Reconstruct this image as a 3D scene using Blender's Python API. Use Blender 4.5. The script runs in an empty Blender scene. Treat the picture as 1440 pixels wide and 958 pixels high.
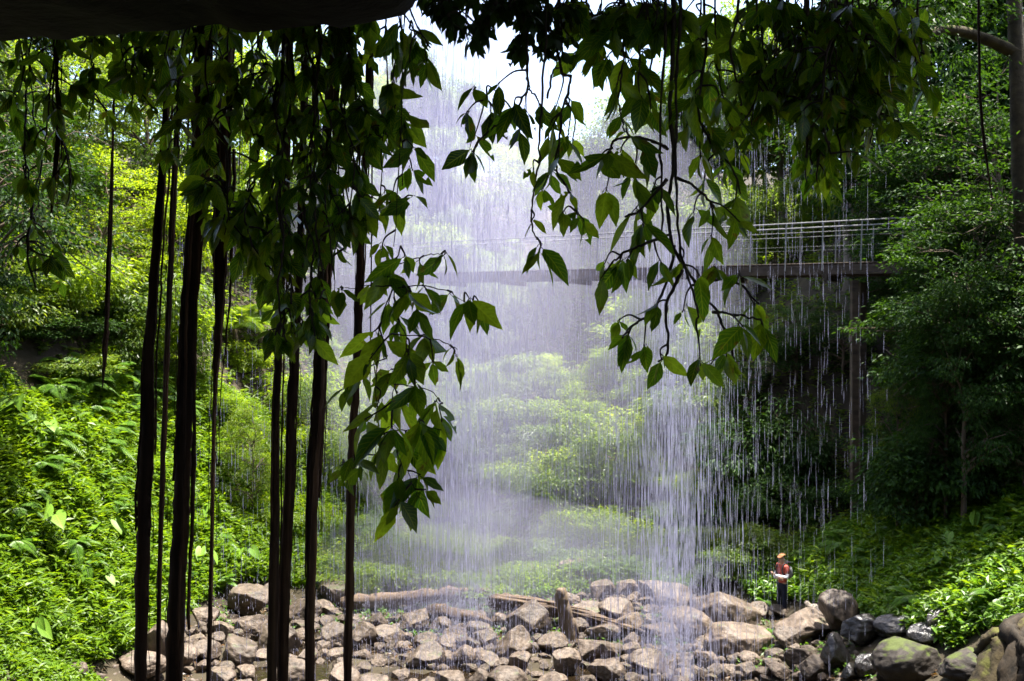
import bpy, bmesh, math, random
import numpy as np
from mathutils import Vector, Matrix, noise as mnoise
R = math.radians
sc = bpy.context.scene
C = sc.collection
F = 1198.0; CAMZ = 8.0
rng = np.random.default_rng(7); random.seed(7)

# ------------------------------------------------------------------ helpers
def at(px, py, Y):
    """pixel of the 1440x958 photograph + distance -> point"""
    return np.array([(px-720)/F*Y, Y, CAMZ+(479-py)/F*Y])
def tag(o, label=None, cat=None, group=None, kind=None):
    if label: o['label'] = label
    if cat: o['category'] = cat
    if group: o['group'] = group
    if kind: o['kind'] = kind
    return o
def empty(name, loc=(0,0,0), rz=0):
    o = bpy.data.objects.new(name, None); C.objects.link(o)
    o.location = loc; o.rotation_euler = (0,0,rz); o.empty_display_size = .2
    return o
def link(name, me, parent=None):
    o = bpy.data.objects.new(name, me); C.objects.link(o)
    if parent: o.parent = parent
    return o
def mesh_np(name, V, Fc, mat=None, uv=None, smooth=True):
    """V (n,3); Fc (m,k) one face size; uv per vertex"""
    V = np.ascontiguousarray(V, dtype=np.float32); Fc = np.ascontiguousarray(Fc, dtype=np.int32)
    me = bpy.data.meshes.new(name); m, k = Fc.shape
    me.vertices.add(len(V)); me.vertices.foreach_set('co', V.ravel())
    me.loops.add(m*k); me.loops.foreach_set('vertex_index', Fc.ravel())
    me.polygons.add(m); me.polygons.foreach_set('loop_start', np.arange(0, m*k, k, dtype=np.int32))
    me.polygons.foreach_set('loop_total', np.full(m, k, dtype=np.int32))
    me.polygons.foreach_set('use_smooth', np.full(m, smooth, dtype=bool))
    if uv is not None:
        l = me.uv_layers.new(name='UVMap')
        l.data.foreach_set('uv', np.ascontiguousarray(uv[Fc.ravel()], dtype=np.float32).ravel())
    me.update(calc_edges=True)
    if mat: me.materials.append(mat)
    return me
class Geo:
    def __init__(s): s.V = []; s.F = []; s.n = 0
    def add(s, V, Fc):
        s.V.append(np.asarray(V, float)); s.F.append(np.asarray(Fc, int)+s.n); s.n += len(V)
    def mesh(s, name, mat, smooth=True):
        return mesh_np(name, np.vstack(s.V), np.vstack(s.F), mat, smooth=smooth)
    def build(s, name, mat, parent=None, smooth=True):
        return link(name, s.mesh(name, mat, smooth), parent)
def unit(a): return a/np.maximum(np.linalg.norm(a, axis=-1, keepdims=True), 1e-9)
def smooth_path(P, n=6):
    """Catmull-Rom through points"""
    P = np.asarray(P, float)
    if len(P) < 3:
        t = np.linspace(0, 1, n+1)[:, None]; return P[0]*(1-t)+P[-1]*t
    Q = np.vstack([2*P[0]-P[1], P, 2*P[-1]-P[-2]]); out = []
    for i in range(1, len(Q)-2):
        for t in np.linspace(0, 1, n, endpoint=False):
            a, b, c, d = Q[i-1], Q[i], Q[i+1], Q[i+2]
            out.append(.5*(2*b+(c-a)*t+(2*a-5*b+4*c-d)*t*t+(3*b-a-3*c+d)*t**3))
    out.append(P[-1]); return np.array(out)
def tube(P, r, seg=6, rough=0.0, rs=None, cap=True):
    """quads along path P; r scalar or per point; rough = bark ridges"""
    P = np.asarray(P, float); n = len(P); r = np.broadcast_to(np.asarray(r, float), (n,)).copy()
    T = unit(np.gradient(P, axis=0))
    up = np.array([0.31, 0.95, 0.05]) if abs(T[0][2]) > .7 else np.array([0, 0, 1.0])
    A = unit(np.cross(T, up)); B = np.cross(T, A)
    th = np.linspace(0, 2*np.pi, seg, endpoint=False)
    rad = r[:, None]*np.ones((1, seg))
    if rough and rs is not None:
        ph = rs.uniform(0, 6.28, 4); s = np.linspace(0, 1, n)[:, None]
        for k, q in enumerate((3, 4, 5, 7)):
            rad = rad*(1+rough*.6*np.sin(q*th[None]+ph[k]+s*rs.uniform(-5, 5)))
        rad = rad*(1+rough*.5*rs.standard_normal((n, seg)))
    V = P[:, None]+rad[..., None]*(np.cos(th)[None, :, None]*A[:, None]+np.sin(th)[None, :, None]*B[:, None])
    V = V.reshape(-1, 3); Fq = []
    i = np.arange(n-1)[:, None]*seg; j = np.arange(seg)[None]; j2 = (j+1) % seg
    Fq = np.stack([i+j, i+j2, i+seg+j2, i+seg+j], -1).reshape(-1, 4)
    if cap:
        V = np.vstack([V, P[:1], P[-1:]]); a = n*seg; jj = np.arange(seg); k2 = (jj+1) % seg
        c0 = np.stack([np.full(seg, a), k2, jj, np.full(seg, a)], -1)
        # caps as thin quads: centre, next, mid, this
        c0 = np.stack([np.full(seg//2, a), (2*np.arange(seg//2)+2) % seg, 2*np.arange(seg//2)+1, 2*np.arange(seg//2)], -1)
        c1 = np.stack([np.full(seg//2, a+1), (n-1)*seg+2*np.arange(seg//2), (n-1)*seg+2*np.arange(seg//2)+1, (n-1)*seg+(2*np.arange(seg//2)+2) % seg], -1)
        Fq = np.vstack([Fq, c0, c1])
    return V, Fq
def box(g, c, s, M=None):
    c = np.asarray(c, float); s = np.asarray(s, float)/2
    V = np.array([[x, y, z] for x in (-1, 1) for y in (-1, 1) for z in (-1, 1)])*s
    if M is not None: V = V@np.asarray(M).T
    g.add(V+c, [[0,1,3,2],[4,6,7,5],[0,4,5,1],[2,3,7,6],[0,2,6,4],[1,5,7,3]])

# ------------------------------------------------------------------ materials
def new_mat(name):
    m = bpy.data.materials.new(name); m.use_nodes = True
    nt = m.node_tree; nt.nodes.clear(); out = nt.nodes.new('ShaderNodeOutputMaterial')
    return m, nt, out
def N(nt, t, **kw):
    n = nt.nodes.new(t)
    for k, v in kw.items():
        if k.startswith('i_'):
            key = k[2:].replace('_', ' '); n.inputs[key].default_value = v
        else: setattr(n, k, v)
    return n
def ramp(nt, fac, stops):
    r = nt.nodes.new('ShaderNodeValToRGB'); e = r.color_ramp.elements
    while len(e) < len(stops): e.new(.5)
    for q, (p, c) in zip(e, stops): q.position = p; q.color = (*c, 1)
    nt.links.new(fac, r.inputs[0]); return r.outputs[0]
def leaf_mat(name, c0, c1, c2, trans=.45, rough=.42, vein=False, spec=.4, tboost=1.7):
    """leaf: glossy reflecting side + translucency; each leaf its own green between c0..c2"""
    m, nt, out = new_mat(name); L = nt.links.new
    geo = N(nt, 'ShaderNodeNewGeometry'); oi = N(nt, 'ShaderNodeObjectInfo')
    mx = N(nt, 'ShaderNodeMath', operation='MULTIPLY_ADD'); mx.inputs[1].default_value = .65
    L(geo.outputs['Random Per Island'], mx.inputs[0])
    m2 = N(nt, 'ShaderNodeMath', operation='MULTIPLY'); m2.inputs[1].default_value = .35
    L(oi.outputs['Random'], m2.inputs[0]); L(m2.outputs[0], mx.inputs[2])
    col = ramp(nt, mx.outputs[0], [(0, c0), (.5, c1), (1, c2)])
    bump = None
    if vein:
        tc = N(nt, 'ShaderNodeTexCoord'); sep = N(nt, 'ShaderNodeSeparateXYZ'); L(tc.outputs['UV'], sep.inputs[0])
        ab = N(nt, 'ShaderNodeMath', operation='SUBTRACT'); ab.inputs[1].default_value = .5; L(sep.outputs[0], ab.inputs[0])
        aa = N(nt, 'ShaderNodeMath', operation='ABSOLUTE'); L(ab.outputs[0], aa.inputs[0])
        # side veins: stripes of v - 0.55|u|
        k = N(nt, 'ShaderNodeMath', operation='MULTIPLY_ADD'); k.inputs[1].default_value = -.55; L(aa.outputs[0], k.inputs[0]); L(sep.outputs[1], k.inputs[2])
        k2 = N(nt, 'ShaderNodeMath', operation='MULTIPLY'); k2.inputs[1].default_value = 8.0; L(k.outputs[0], k2.inputs[0])
        fr = N(nt, 'ShaderNodeMath', operation='FRACT'); L(k2.outputs[0], fr.inputs[0])
        lt = N(nt, 'ShaderNodeMath', operation='LESS_THAN'); lt.inputs[1].default_value = .13; L(fr.outputs[0], lt.inputs[0])
        mid = N(nt, 'ShaderNodeMath', operation='LESS_THAN'); mid.inputs[1].default_value = .03; L(aa.outputs[0], mid.inputs[0])
        vv = N(nt, 'ShaderNodeMath', operation='MAXIMUM'); L(lt.outputs[0], vv.inputs[0]); L(mid.outputs[0], vv.inputs[1])
        ns = N(nt, 'ShaderNodeTexNoise', i_Scale=60.0, i_Detail=3.0)
        L(tc.outputs['Object'], ns.inputs['Vector'])
        dk = N(nt, 'ShaderNodeMix', data_type='RGBA', blend_type='MULTIPLY'); dk.inputs[0].default_value = .5
        L(col, dk.inputs[6]); L(ramp(nt, ns.outputs[0], [(.35, (.45,.5,.4)), (.6, (1,1,1))]), dk.inputs[7])
        n3 = N(nt, 'ShaderNodeTexNoise', i_Scale=18.0, i_Detail=4.0); L(tc.outputs['Object'], n3.inputs['Vector'])
        br = N(nt, 'ShaderNodeMix', data_type='RGBA'); L(ramp(nt, n3.outputs[0], [(.64, (0,0,0)), (.70, (.8,.8,.8))]), br.inputs[0]); L(dk.outputs[2], br.inputs[6]); br.inputs[7].default_value = (.09,.055,.015,1); dk = br
        vm = N(nt, 'ShaderNodeMix', data_type='RGBA'); L(dk.outputs[2], vm.inputs[6]); vm.inputs[7].default_value = (c2[0]*1.3, c2[1]*1.15, c2[2]*1.2, 1)
        vf = N(nt, 'ShaderNodeMath', operation='MULTIPLY'); vf.inputs[1].default_value = .45; L(vv.outputs[0], vf.inputs[0]); L(vf.outputs[0], vm.inputs[0])
        col = vm.outputs[2]
        b = N(nt, 'ShaderNodeBump', i_Strength=.25, i_Distance=.004); L(vv.outputs[0], b.inputs['Height']); bump = b.outputs[0]
    p = N(nt, 'ShaderNodeBsdfPrincipled', i_Roughness=rough); p.inputs['Specular IOR Level'].default_value = spec
    L(col, p.inputs['Base Color'])
    tr = N(nt, 'ShaderNodeBsdfTranslucent')
    g = N(nt, 'ShaderNodeMix', data_type='RGBA', blend_type='MULTIPLY'); g.inputs[0].default_value = 1
    L(col, g.inputs[6]); g.inputs[7].default_value = (tboost*1.15, tboost, tboost*.45, 1); L(g.outputs[2], tr.inputs[0])
    if bump: L(bump, p.inputs['Normal'])
    mixs = N(nt, 'ShaderNodeMixShader'); mixs.inputs[0].default_value = trans
    if vein:
        hh = N(nt, 'ShaderNodeTexWhiteNoise', noise_dimensions='1D'); L(geo.outputs['Random Per Island'], hh.inputs['W'])
        rr_ = N(nt, 'ShaderNodeMapRange'); rr_.inputs[3].default_value = trans-.38; rr_.inputs[4].default_value = min(.85, trans+.2); L(hh.outputs[0], rr_.inputs[0]); L(rr_.outputs[0], mixs.inputs[0])
    L(p.outputs[0], mixs.inputs[1]); L(tr.outputs[0], mixs.inputs[2]); L(mixs.outputs[0], out.inputs[0])
    return m
def solid_mat(name, stops, scale=3.0, rough=.8, bump=.3, stretch=(1,1,1), dist=.05, spec=.3, detail=8, moss=None, island=False):
    m, nt, out = new_mat(name); L = nt.links.new
    tc = N(nt, 'ShaderNodeTexCoord'); mp = N(nt, 'ShaderNodeMapping'); mp.inputs['Scale'].default_value = stretch
    L(tc.outputs['Object'], mp.inputs[0])
    ns = N(nt, 'ShaderNodeTexNoise', i_Scale=scale, i_Detail=float(detail), i_Roughness=.62); L(mp.outputs[0], ns.inputs['Vector'])
    col = ramp(nt, ns.outputs[0], stops)
    oi = N(nt, 'ShaderNodeObjectInfo')
    hs = N(nt, 'ShaderNodeHueSaturation'); L(col, hs.inputs['Color'])
    mr = N(nt, 'ShaderNodeMapRange'); mr.inputs[3].default_value = .72; mr.inputs[4].default_value = 1.28
    L(oi.outputs['Random'], mr.inputs[0]); L(mr.outputs[0], hs.inputs['Value']); col = hs.outputs[0]
    if moss:
        n2 = N(nt, 'ShaderNodeTexNoise', i_Scale=scale*.6, i_Detail=5.0); L(tc.outputs['Object'], n2.inputs['Vector'])
        geo = N(nt, 'ShaderNodeNewGeometry'); sp = N(nt, 'ShaderNodeSeparateXYZ'); L(geo.outputs['Normal'], sp.inputs[0])
        mm = N(nt, 'ShaderNodeMath', operation='MULTIPLY_ADD'); mm.inputs[1].default_value = .35; L(sp.outputs[2], mm.inputs[0]); L(n2.outputs[0], mm.inputs[2])
        f = ramp(nt, mm.outputs[0], [(moss[1], (0,0,0)), (moss[1]+.1, (1,1,1))])
        mi = N(nt, 'ShaderNodeMix', data_type='RGBA'); L(f, mi.inputs[0]); L(col, mi.inputs[6]); mi.inputs[7].default_value = (*moss[0], 1); col = mi.outputs[2]
    p = N(nt, 'ShaderNodeBsdfPrincipled', i_Roughness=rough); p.inputs['Specular IOR Level'].default_value = spec
    L(col, p.inputs['Base Color'])
    if bump:
        b = N(nt, 'ShaderNodeBump', i_Strength=bump, i_Distance=dist); L(ns.outputs[0], b.inputs['Height']); L(b.outputs[0], p.inputs['Normal'])
    L(p.outputs[0], out.inputs[0]); return m
M = {}
M['vine_leaf'] = leaf_mat('vine_leaf', (.010,.028,.004), (.05,.125,.010), (.19,.28,.018), trans=.62, rough=.33, vein=True, tboost=3.0)
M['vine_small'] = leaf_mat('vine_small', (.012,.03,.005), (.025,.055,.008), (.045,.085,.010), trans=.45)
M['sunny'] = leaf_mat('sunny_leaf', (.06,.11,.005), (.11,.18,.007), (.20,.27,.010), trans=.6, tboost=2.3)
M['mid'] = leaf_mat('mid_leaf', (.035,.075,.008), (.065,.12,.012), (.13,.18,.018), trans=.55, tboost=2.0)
M['deep'] = leaf_mat('deep_leaf', (.010,.028,.004), (.020,.056,.006), (.048,.11,.010), trans=.35, spec=.22, rough=.55)  # deep green species, darkened further to carry the shade of the thicket
M['cover'] = leaf_mat('cover_leaf', (.05,.11,.006), (.10,.19,.008), (.18,.27,.012), trans=.5, spec=.3)
M['cover_dark'] = leaf_mat('cover_dark_leaf', (.04,.11,.006), (.085,.19,.009), (.16,.27,.014), trans=.42, spec=.5)
M['litter'] = leaf_mat('dead_leaf', (.05,.03,.015), (.11,.06,.025), (.2,.12,.05), trans=.2)
M['taro'] = leaf_mat('taro_leaf', (.06,.14,.012), (.09,.19,.015), (.13,.23,.02), tboost=1.2, trans=.35, rough=.5, vein=True, spec=.25)
M['fern'] = leaf_mat('fern_leaf', (.06,.14,.012), (.09,.19,.016), (.13,.24,.024), trans=.45)
M['bark'] = solid_mat('bark', [(.3,(.05,.035,.022)),(.7,(.16,.12,.085))], 6, .9, .6, (1,1,.15))
M['palebark'] = solid_mat('pale_bark', [(.3,(.14,.11,.085)),(.7,(.30,.26,.21))], 5, .9, .4, (1,1,.3))
M['mossbark'] = solid_mat('mossy_bark', [(.3,(.018,.013,.008)),(.7,(.062,.048,.022))], 5, .95, .8, moss=((.07,.07,.016),.70))
M['root'] = solid_mat('root_bark', [(.3,(.02,.011,.006)),(.55,(.085,.042,.020)),(.75,(.24,.13,.055))], 14, .85, .8, (1,1,.06), .02)
M['darkroot'] = solid_mat('dark_root', [(.3,(.008,.006,.004)),(.7,(.04,.028,.016))], 9, .8, .8, (1,1,.3), .03)
M['stem'] = solid_mat('vine_stem', [(.3,(.02,.014,.01)),(.7,(.08,.055,.035))], 40, .8, .4, (1,1,.2), .004)
M['log'] = solid_mat('log_wood', [(.3,(.035,.024,.016)),(.7,(.13,.092,.062))], 5, .85, .7, (.12,1,1), .04)
M['rock'] = solid_mat('boulder_rock', [(.3,(.022,.017,.013)),(.46,(.075,.056,.042)),(.7,(.15,.115,.086))], 2.6, .55, .7, dist=.08, moss=((.06,.065,.03),.88))
M['wetrock'] = solid_mat('wet_rock', [(.3,(.010,.009,.009)),(.75,(.045,.04,.038))], 3, .2, .7, dist=.06, spec=.6)
M['mossrock'] = solid_mat('mossy_rock', [(.3,(.012,.010,.009)),(.75,(.045,.037,.030))], 3, .8, .6, dist=.06, moss=((.05,.065,.012),.74))
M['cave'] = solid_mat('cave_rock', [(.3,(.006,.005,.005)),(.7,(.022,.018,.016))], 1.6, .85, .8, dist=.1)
M['soil'] = solid_mat('soil', [(.3,(.016,.012,.008)),(.6,(.04,.032,.018)),(.8,(.055,.055,.02))], .8, .95, .6, dist=.15)
M['timber'] = solid_mat('bridge_timber', [(.3,(.03,.022,.016)),(.7,(.09,.065,.045))], 6, .8, .3, (.3,.3,1))
M['steel'] = solid_mat('galvanised_steel', [(.3,(.16,.16,.155)),(.7,(.26,.26,.25))], 8, .5, .05)

# ------------------------------------------------------------------ terrain height
CT = [(720,958,20),(500,958,20),(900,958,20),(300,952,20),(1040,962,19.8),(720,925,21.4),(560,915,21.8),(880,915,21.8),
 (720,850,25.2),(500,855,25),(900,850,25),(350,872,23.8),(600,800,29),(850,800,28.5),(1000,835,26),(1100,866,24.2),
 (190,905,20.3),(100,945,18.3),(0,930,16.4),(0,640,20.5),(100,700,21.2),(190,760,22.8),(100,560,24),(190,600,26.5),
 (300,810,24.3),(400,810,26),(350,700,28.5),(480,765,29.5),(250,600,28),(350,560,33),(150,500,26),(0,460,23.5),(0,300,27),(150,300,31),(300,350,40),
 (600,750,33),(720,760,32),(900,780,31),(720,640,38),(600,640,38),(900,660,37),(720,500,50),(500,500,46),
 (1200,870,21.5),(1200,760,25.2),(1120,795,25.6),(1300,800,20.6),(1300,720,23.6),(1440,870,16.8),(1440,690,21.2),(1340,925,17.8),(1200,945,18.8),
 (1100,700,29.5),(1200,650,29),(1300,630,27),(1440,560,25.4),(1100,500,33),(1250,450,31.5),(1440,300,29),(1440,100,34),(1250,250,38)]
P3 = [at(*c) for c in CT]
P3 += [np.array(p, float) for p in [(0,58,15.5),(-8,58,17.5),(9,58,15.5),(0,72,21),(-30,60,22),(30,60,21),(0,120,30),(-60,40,28),(60,40,28),(-100,100,32),(100,100,32),(0,220,36),(-200,0,28),(200,0,28),
 (-200,220,32),(200,220,32),(0,12,-1.2),(-6,12,-.7),(6,12,-.7),(-13,10,2.5),(13,10,2.5),(0,5,-1.2),(-22,10,10),(22,10,9),(0,-40,-1),(-60,-60,15),(60,-60,15),(0,-200,10)]]
P3 = np.array(P3); S2 = P3[:, :2]
K = np.linalg.norm(S2[:, None]-S2[None], axis=-1)
A_ = np.zeros((len(K)+1,)*2); A_[:-1, :-1] = K; A_[-1, :-1] = 1; A_[:-1, -1] = 1
W_ = np.linalg.solve(A_, np.append(P3[:, 2], 0))
def hgt(X, Y):
    X = np.asarray(X, float); Y = np.asarray(Y, float); q = np.stack([X.ravel(), Y.ravel()], -1); out = np.empty(len(q))
    for i in range(0, len(q), 20000):
        out[i:i+20000] = np.linalg.norm(q[i:i+20000, None]-S2[None], axis=-1)@W_[:-1]+W_[-1]
    return out.reshape(X.shape)
def hz(x, y): return float(hgt(np.array([x]), np.array([y]))[0])
YS = np.concatenate([np.arange(11, 40, .06), np.arange(40, 110, .4)])
def hit(px, py):
    p = np.stack([(px-720)/F*YS, YS, CAMZ+(479-py)/F*YS], -1)
    h = hgt(p[:, 0], p[:, 1]); k = np.argmax(p[:, 2] <= h)
    if p[k, 2] > h[k]: k = len(YS)-1
    return np.array([p[k, 0], p[k, 1], h[k]])
def axis(lo, hi, dense_lo, dense_hi, d, grow=1.18):
    a = list(np.arange(dense_lo, dense_hi+1e-6, d)); s = d
    while a[-1] < hi: s *= grow; a.append(a[-1]+s)
    s = d
    while a[0] > lo: s *= grow; a.insert(0, a[0]-s)
    return np.array(a)
gx = axis(-260, 260, -18, 18, .3); gy = axis(-120, 300, 8, 50, .3)
GX, GY = np.meshgrid(gx, gy)
GZ = hgt(GX, GY)
nz = np.array([mnoise.fractal((x*.6, y*.6, 0), 1, 2, 4) for x, y in zip(GX.ravel(), GY.ravel())]).reshape(GX.shape)
GZ = GZ+nz*.12
ny, nx = GX.shape; ii = (np.arange(ny-1)[:, None]*nx+np.arange(nx-1)[None]).ravel()
ground = link('ground', mesh_np('ground', np.stack([GX, GY, GZ], -1).reshape(-1, 3), np.stack([ii, ii+1, ii+nx+1, ii+nx], -1), M['soil']))
tag(ground, 'dark earth of the gully floor and its two steep banks', 'ground', kind='structure')

# pool water
def water_mat():
    m, nt, out = new_mat('pool_water'); L = nt.links.new
    tc = N(nt, 'ShaderNodeTexCoord'); ns = N(nt, 'ShaderNodeTexNoise', i_Scale=7.0, i_Detail=4.0); L(tc.outputs['Object'], ns.inputs['Vector'])
    b = N(nt, 'ShaderNodeBump', i_Strength=.5, i_Distance=.05); L(ns.outputs[0], b.inputs['Height'])
    p = N(nt, 'ShaderNodeBsdfPrincipled', i_Roughness=.06); p.inputs['Base Color'].default_value = (.012,.008,.004,1); L(b.outputs[0], p.inputs['Normal'])
    L(p.outputs[0], out.inputs[0]); return m
wx = np.linspace(-14, 14, 60); wy = np.linspace(9, 23.5, 40); WX, WY = np.meshgrid(wx, wy)
ii = (np.arange(39)[:, None]*60+np.arange(59)[None]).ravel()
wat = link('water', mesh_np('water', np.stack([WX, WY, np.full_like(WX, .03)], -1).reshape(-1, 3), np.stack([ii, ii+1, ii+61, ii+60], -1), water_mat()))
tag(wat, 'shallow brown pool with pale sky glints at the foot of the falls', 'pool', kind='structure')

# ------------------------------------------------------------------ cave shell (rock overhang, back wall, ledge)
def zu(X, Y):
    """underside of the overhang"""
    X = np.asarray(X, float); Y = np.asarray(Y, float)
    t = np.clip((X+.36)/.5, 0, 1); t = t*t*(3-2*t)
    L0 = np.interp(X, [-1.68,-1.45,-1.2,-.98,-.88,-.55,-.44,-.34,-.28], [8.982,9.0,9.012,9.055,9.025,9.02,9.04,9.08,9.14])+.9*t
    return L0+np.maximum(0, Y-2.8)*.62+np.maximum(0, 2.4-Y)*.12
ax = np.concatenate([np.linspace(-16, -2.4, 34), np.linspace(-2.3, .6, 110), np.linspace(.7, 16, 40)])
rows = []
prof = []
for y in np.linspace(-4.5, 6.6, 60): prof.append(('u', y))
n0 = len(prof)
Vc = []
def nn(x, y, z, s, a): return a*mnoise.fractal((x*s, y*s, z*s), 1, 2, 5)
for k, y in prof:
    for x in ax:
        z = float(zu(x, y)); Vc.append((x, y, z+nn(x, y, 0, 5., .02)+nn(x, y, 2, 1.9, .03)+nn(x, y, 5, .35, .18)*min(1, abs(y-2.8))))
for t in np.linspace(.05, 1, 26):
    for x in ax:
        z0 = float(zu(x, 6.6)); z = z0+t*(26-z0); y = 6.6+.8*math.sin(min(1, t*3)*1.57)+t*2.2
        Vc.append((x, y+nn(x, 3, z, .5, .5), z))
for x in ax: Vc.append((x, -8, 26))
# back wall and floor
back = []
for z in np.linspace(9.6, 6.3, 8):
    for x in ax: back.append((x, -4.5-.6*math.sin((9.6-z))+nn(x, z, 9, .8, .2)+(abs(x)/16)**4*4, z+ (nn(x,1,z,.8,.1) if z > 6.5 else 0)))
for y in np.linspace(-4, 2.2, 14):
    for x in ax: back.append((x, y, 6.3+nn(x, y, 3, .8, .06)))
for y, z in ((2.5, 5.8), (3.0, 4.9), (4, 4.55), (6, 4.4), (8.0, 4.2), (8.8, 3.2), (9.2, 1.5), (9.6, -1.6)):
    for x in ax: back.append((x, y+nn(x, y, 7, .8, .2), z+nn(x, y, 11, .9, .12)))
na = len(ax); g = Geo()
def grid(V):
    r = len(V)//na; i = (np.arange(r-1)[:, None]*na+np.arange(na-1)[None]).ravel()
    g.add(V, np.stack([i, i+1, i+na+1, i+na], -1))
grid(Vc); grid(back)
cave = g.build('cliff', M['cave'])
tag(cave, 'black rock overhang framing the view, cave wall and ledge below it', 'rock overhang', kind='structure')

# ------------------------------------------------------------------ leaves
def leaf_simple(P, D, Nn, Ln, Wd):
    """folded 4-vertex leaves -> V, F(tri)"""
    n = len(P); D = unit(D); S = unit(np.cross(D, Nn)); U = np.cross(S, D)
    Ln = np.broadcast_to(Ln, (n,))[:, None]; Wd = np.broadcast_to(Wd, (n,))[:, None]
    V = np.stack([P, P+D*Ln*.42-S*Wd*.5+U*Wd*.16, P+D*Ln*.42+S*Wd*.5+U*Wd*.16, P+D*Ln-U*Ln*.10], 1).reshape(-1, 3)
    b = np.arange(n)[:, None]*4
    Fc = np.concatenate([b+np.array([[0, 3, 1]]), b+np.array([[0, 2, 3]])], 1).reshape(-1, 3)
    return V, Fc
LT = np.array([0, .14, .3, .46, .62, .78, .9, 1.0]); LW = np.array([.04, .55, .92, 1, .86, .55, .24, .02])
def leaf_fine(P, D, Nn, Ln, Wd, curl, rs):
    """ovate leaves with a pointed tip: 3 x 8 grid each -> V, F(quad), uv"""
    n = len(P); D = unit(D); S = unit(np.cross(D, Nn)); U = np.cross(S, D)
    T = LT[None, :, None]; W = LW[None, :, None]; u = np.array([-1, 0, 1.])[None, None, :]
    wob = 1+.10*rs.standard_normal((n, len(LT), 3))
    a = Ln[:, None, None]*T*np.ones_like(u)
    s = Wd[:, None, None]*.5*W*u*wob
    h = -curl[:, None, None]*Ln[:, None, None]*T**2+np.abs(u)*W*Wd[:, None, None]*(.13+.05*rs.standard_normal((n, 1, 1)))
    bend = (rs.standard_normal((n, 1, 1))*.08)*Ln[:, None, None]*T**2
    V = P[:, None, None]+a[..., None]*D[:, None, None]+(s+bend)[..., None]*S[:, None, None]+h[..., None]*U[:, None, None]
    m = len(LT); V = V.reshape(-1, 3)
    uv = np.stack(np.broadcast_arrays(.5+.5*u, T+0*u), -1).reshape(-1, 2); uv = np.tile(uv, (n, 1))
    q = np.array([[r*3+c, r*3+c+1, r*3+c+4, r*3+c+3] for r in range(m-1) for c in range(2)])
    Fc = (np.arange(n)[:, None, None]*m*3+q[None])
    keep = rs.random((n, len(q))) > .012
    return V, Fc[keep], uv

# ------------------------------------------------------------------ trees
def lobes(rs, n, Rx, Rz, zc, lean=.25):
    d = unit(rs.standard_normal((n, 3))); r = rs.uniform(.35, 1, (n, 1))**.6
    p = d*r*np.array([Rx, Rx, Rz]); p[:, 2] += zc
    return p
def crown_mesh(name, rs, LB, lr, ncl, per, leaf, wr, mat, flat=.45, droop=.5, centre=None):
    centre = LB.mean(0) if centre is None else centre; Ps = []; Ds = []; Ns = []
    for c in LB:
        rr = lr*rs.uniform(.7, 1.25)
        d = unit(rs.standard_normal((ncl, 3))); cl = c+d*rs.uniform(.45, 1.0, (ncl, 1))*np.array([rr, rr, rr*.62])
        o = rs.standard_normal((ncl, per, 3))*leaf*np.array([1.25, 1.25, flat])
        p = cl[:, None]+o; out = unit(cl-centre)
        hd = o*np.array([1, 1, .3])/leaf*.5+out[:, None]*.6+rs.standard_normal(o.shape)*.45; hd[..., 2] -= droop
        nn_ = np.array([0, 0, 1.0])+rs.standard_normal(o.shape)*.45+out[:, None]*.35
        Ps.append(p.reshape(-1, 3)); Ds.append(hd.reshape(-1, 3)); Ns.append(nn_.reshape(-1, 3))
    P = np.vstack(Ps); n = len(P); Ln = leaf*rs.uniform(.7, 1.3, n)
    V, Fc = leaf_simple(P, np.vstack(Ds), np.vstack(Ns), Ln, Ln*wr)
    return mesh_np(name, V, Fc, mat, smooth=False)
def trunk_mesh(name, rs, H, r, LB, mat, fork=.35, top=.8):
    g = Geo(); n = 9
    P = np.array([[rs.normal(0, .02*H)*k/n, rs.normal(0, .02*H)*k/n, top*H*k/(n-1)-.3*(k == 0)] for k in range(n)])
    P = smooth_path(P, 3); rr = r*np.linspace(1.15, .25, len(P)); rr[0] *= 1.35
    g.add(*tube(P, rr, 8))
    for c in LB:
        z0 = max(fork*H*.6, min(c[2]-.25*np.linalg.norm(c[:2])-.1, top*H*.95)); k = int(np.argmin(abs(P[:, 2]-z0)))
        a = P[k]; mid = (a+c)/2+np.array([0, 0, .08*H*rs.uniform(0, .6)])+rs.normal(0, .02*H, 3)
        Q = smooth_path([a, mid, c], 5); g.add(*tube(Q, rr[k]*np.linspace(.55, .12, len(Q)), 6))
        for _ in range(2):
            e = c+rs.normal(0, .06*H, 3); Q2 = smooth_path([mid, (mid+e)/2+rs.normal(0, .02*H, 3), e], 3); g.add(*tube(Q2, rr[k]*np.linspace(.25, .06, len(Q2)), 5))
    return g.mesh(name, mat)
PROTO = {}
def proto(key, H, r, Rx, z0, nl, lr, ncl, per, leaf, wr, mat, seed, bark='bark', flat=.45, droop=.5):
    rs = np.random.default_rng(seed); Rz = (H-z0)/2-lr*.5
    LB = lobes(rs, nl, Rx-lr*.6, max(Rz, .2), (H+z0)/2)
    PROTO[key] = (H, trunk_mesh(key+'_trunk', rs, H, r, LB, M[bark]), crown_mesh(key+'_crown', rs, LB, lr, ncl, per, leaf, wr, M[mat], flat, droop), key)
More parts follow.
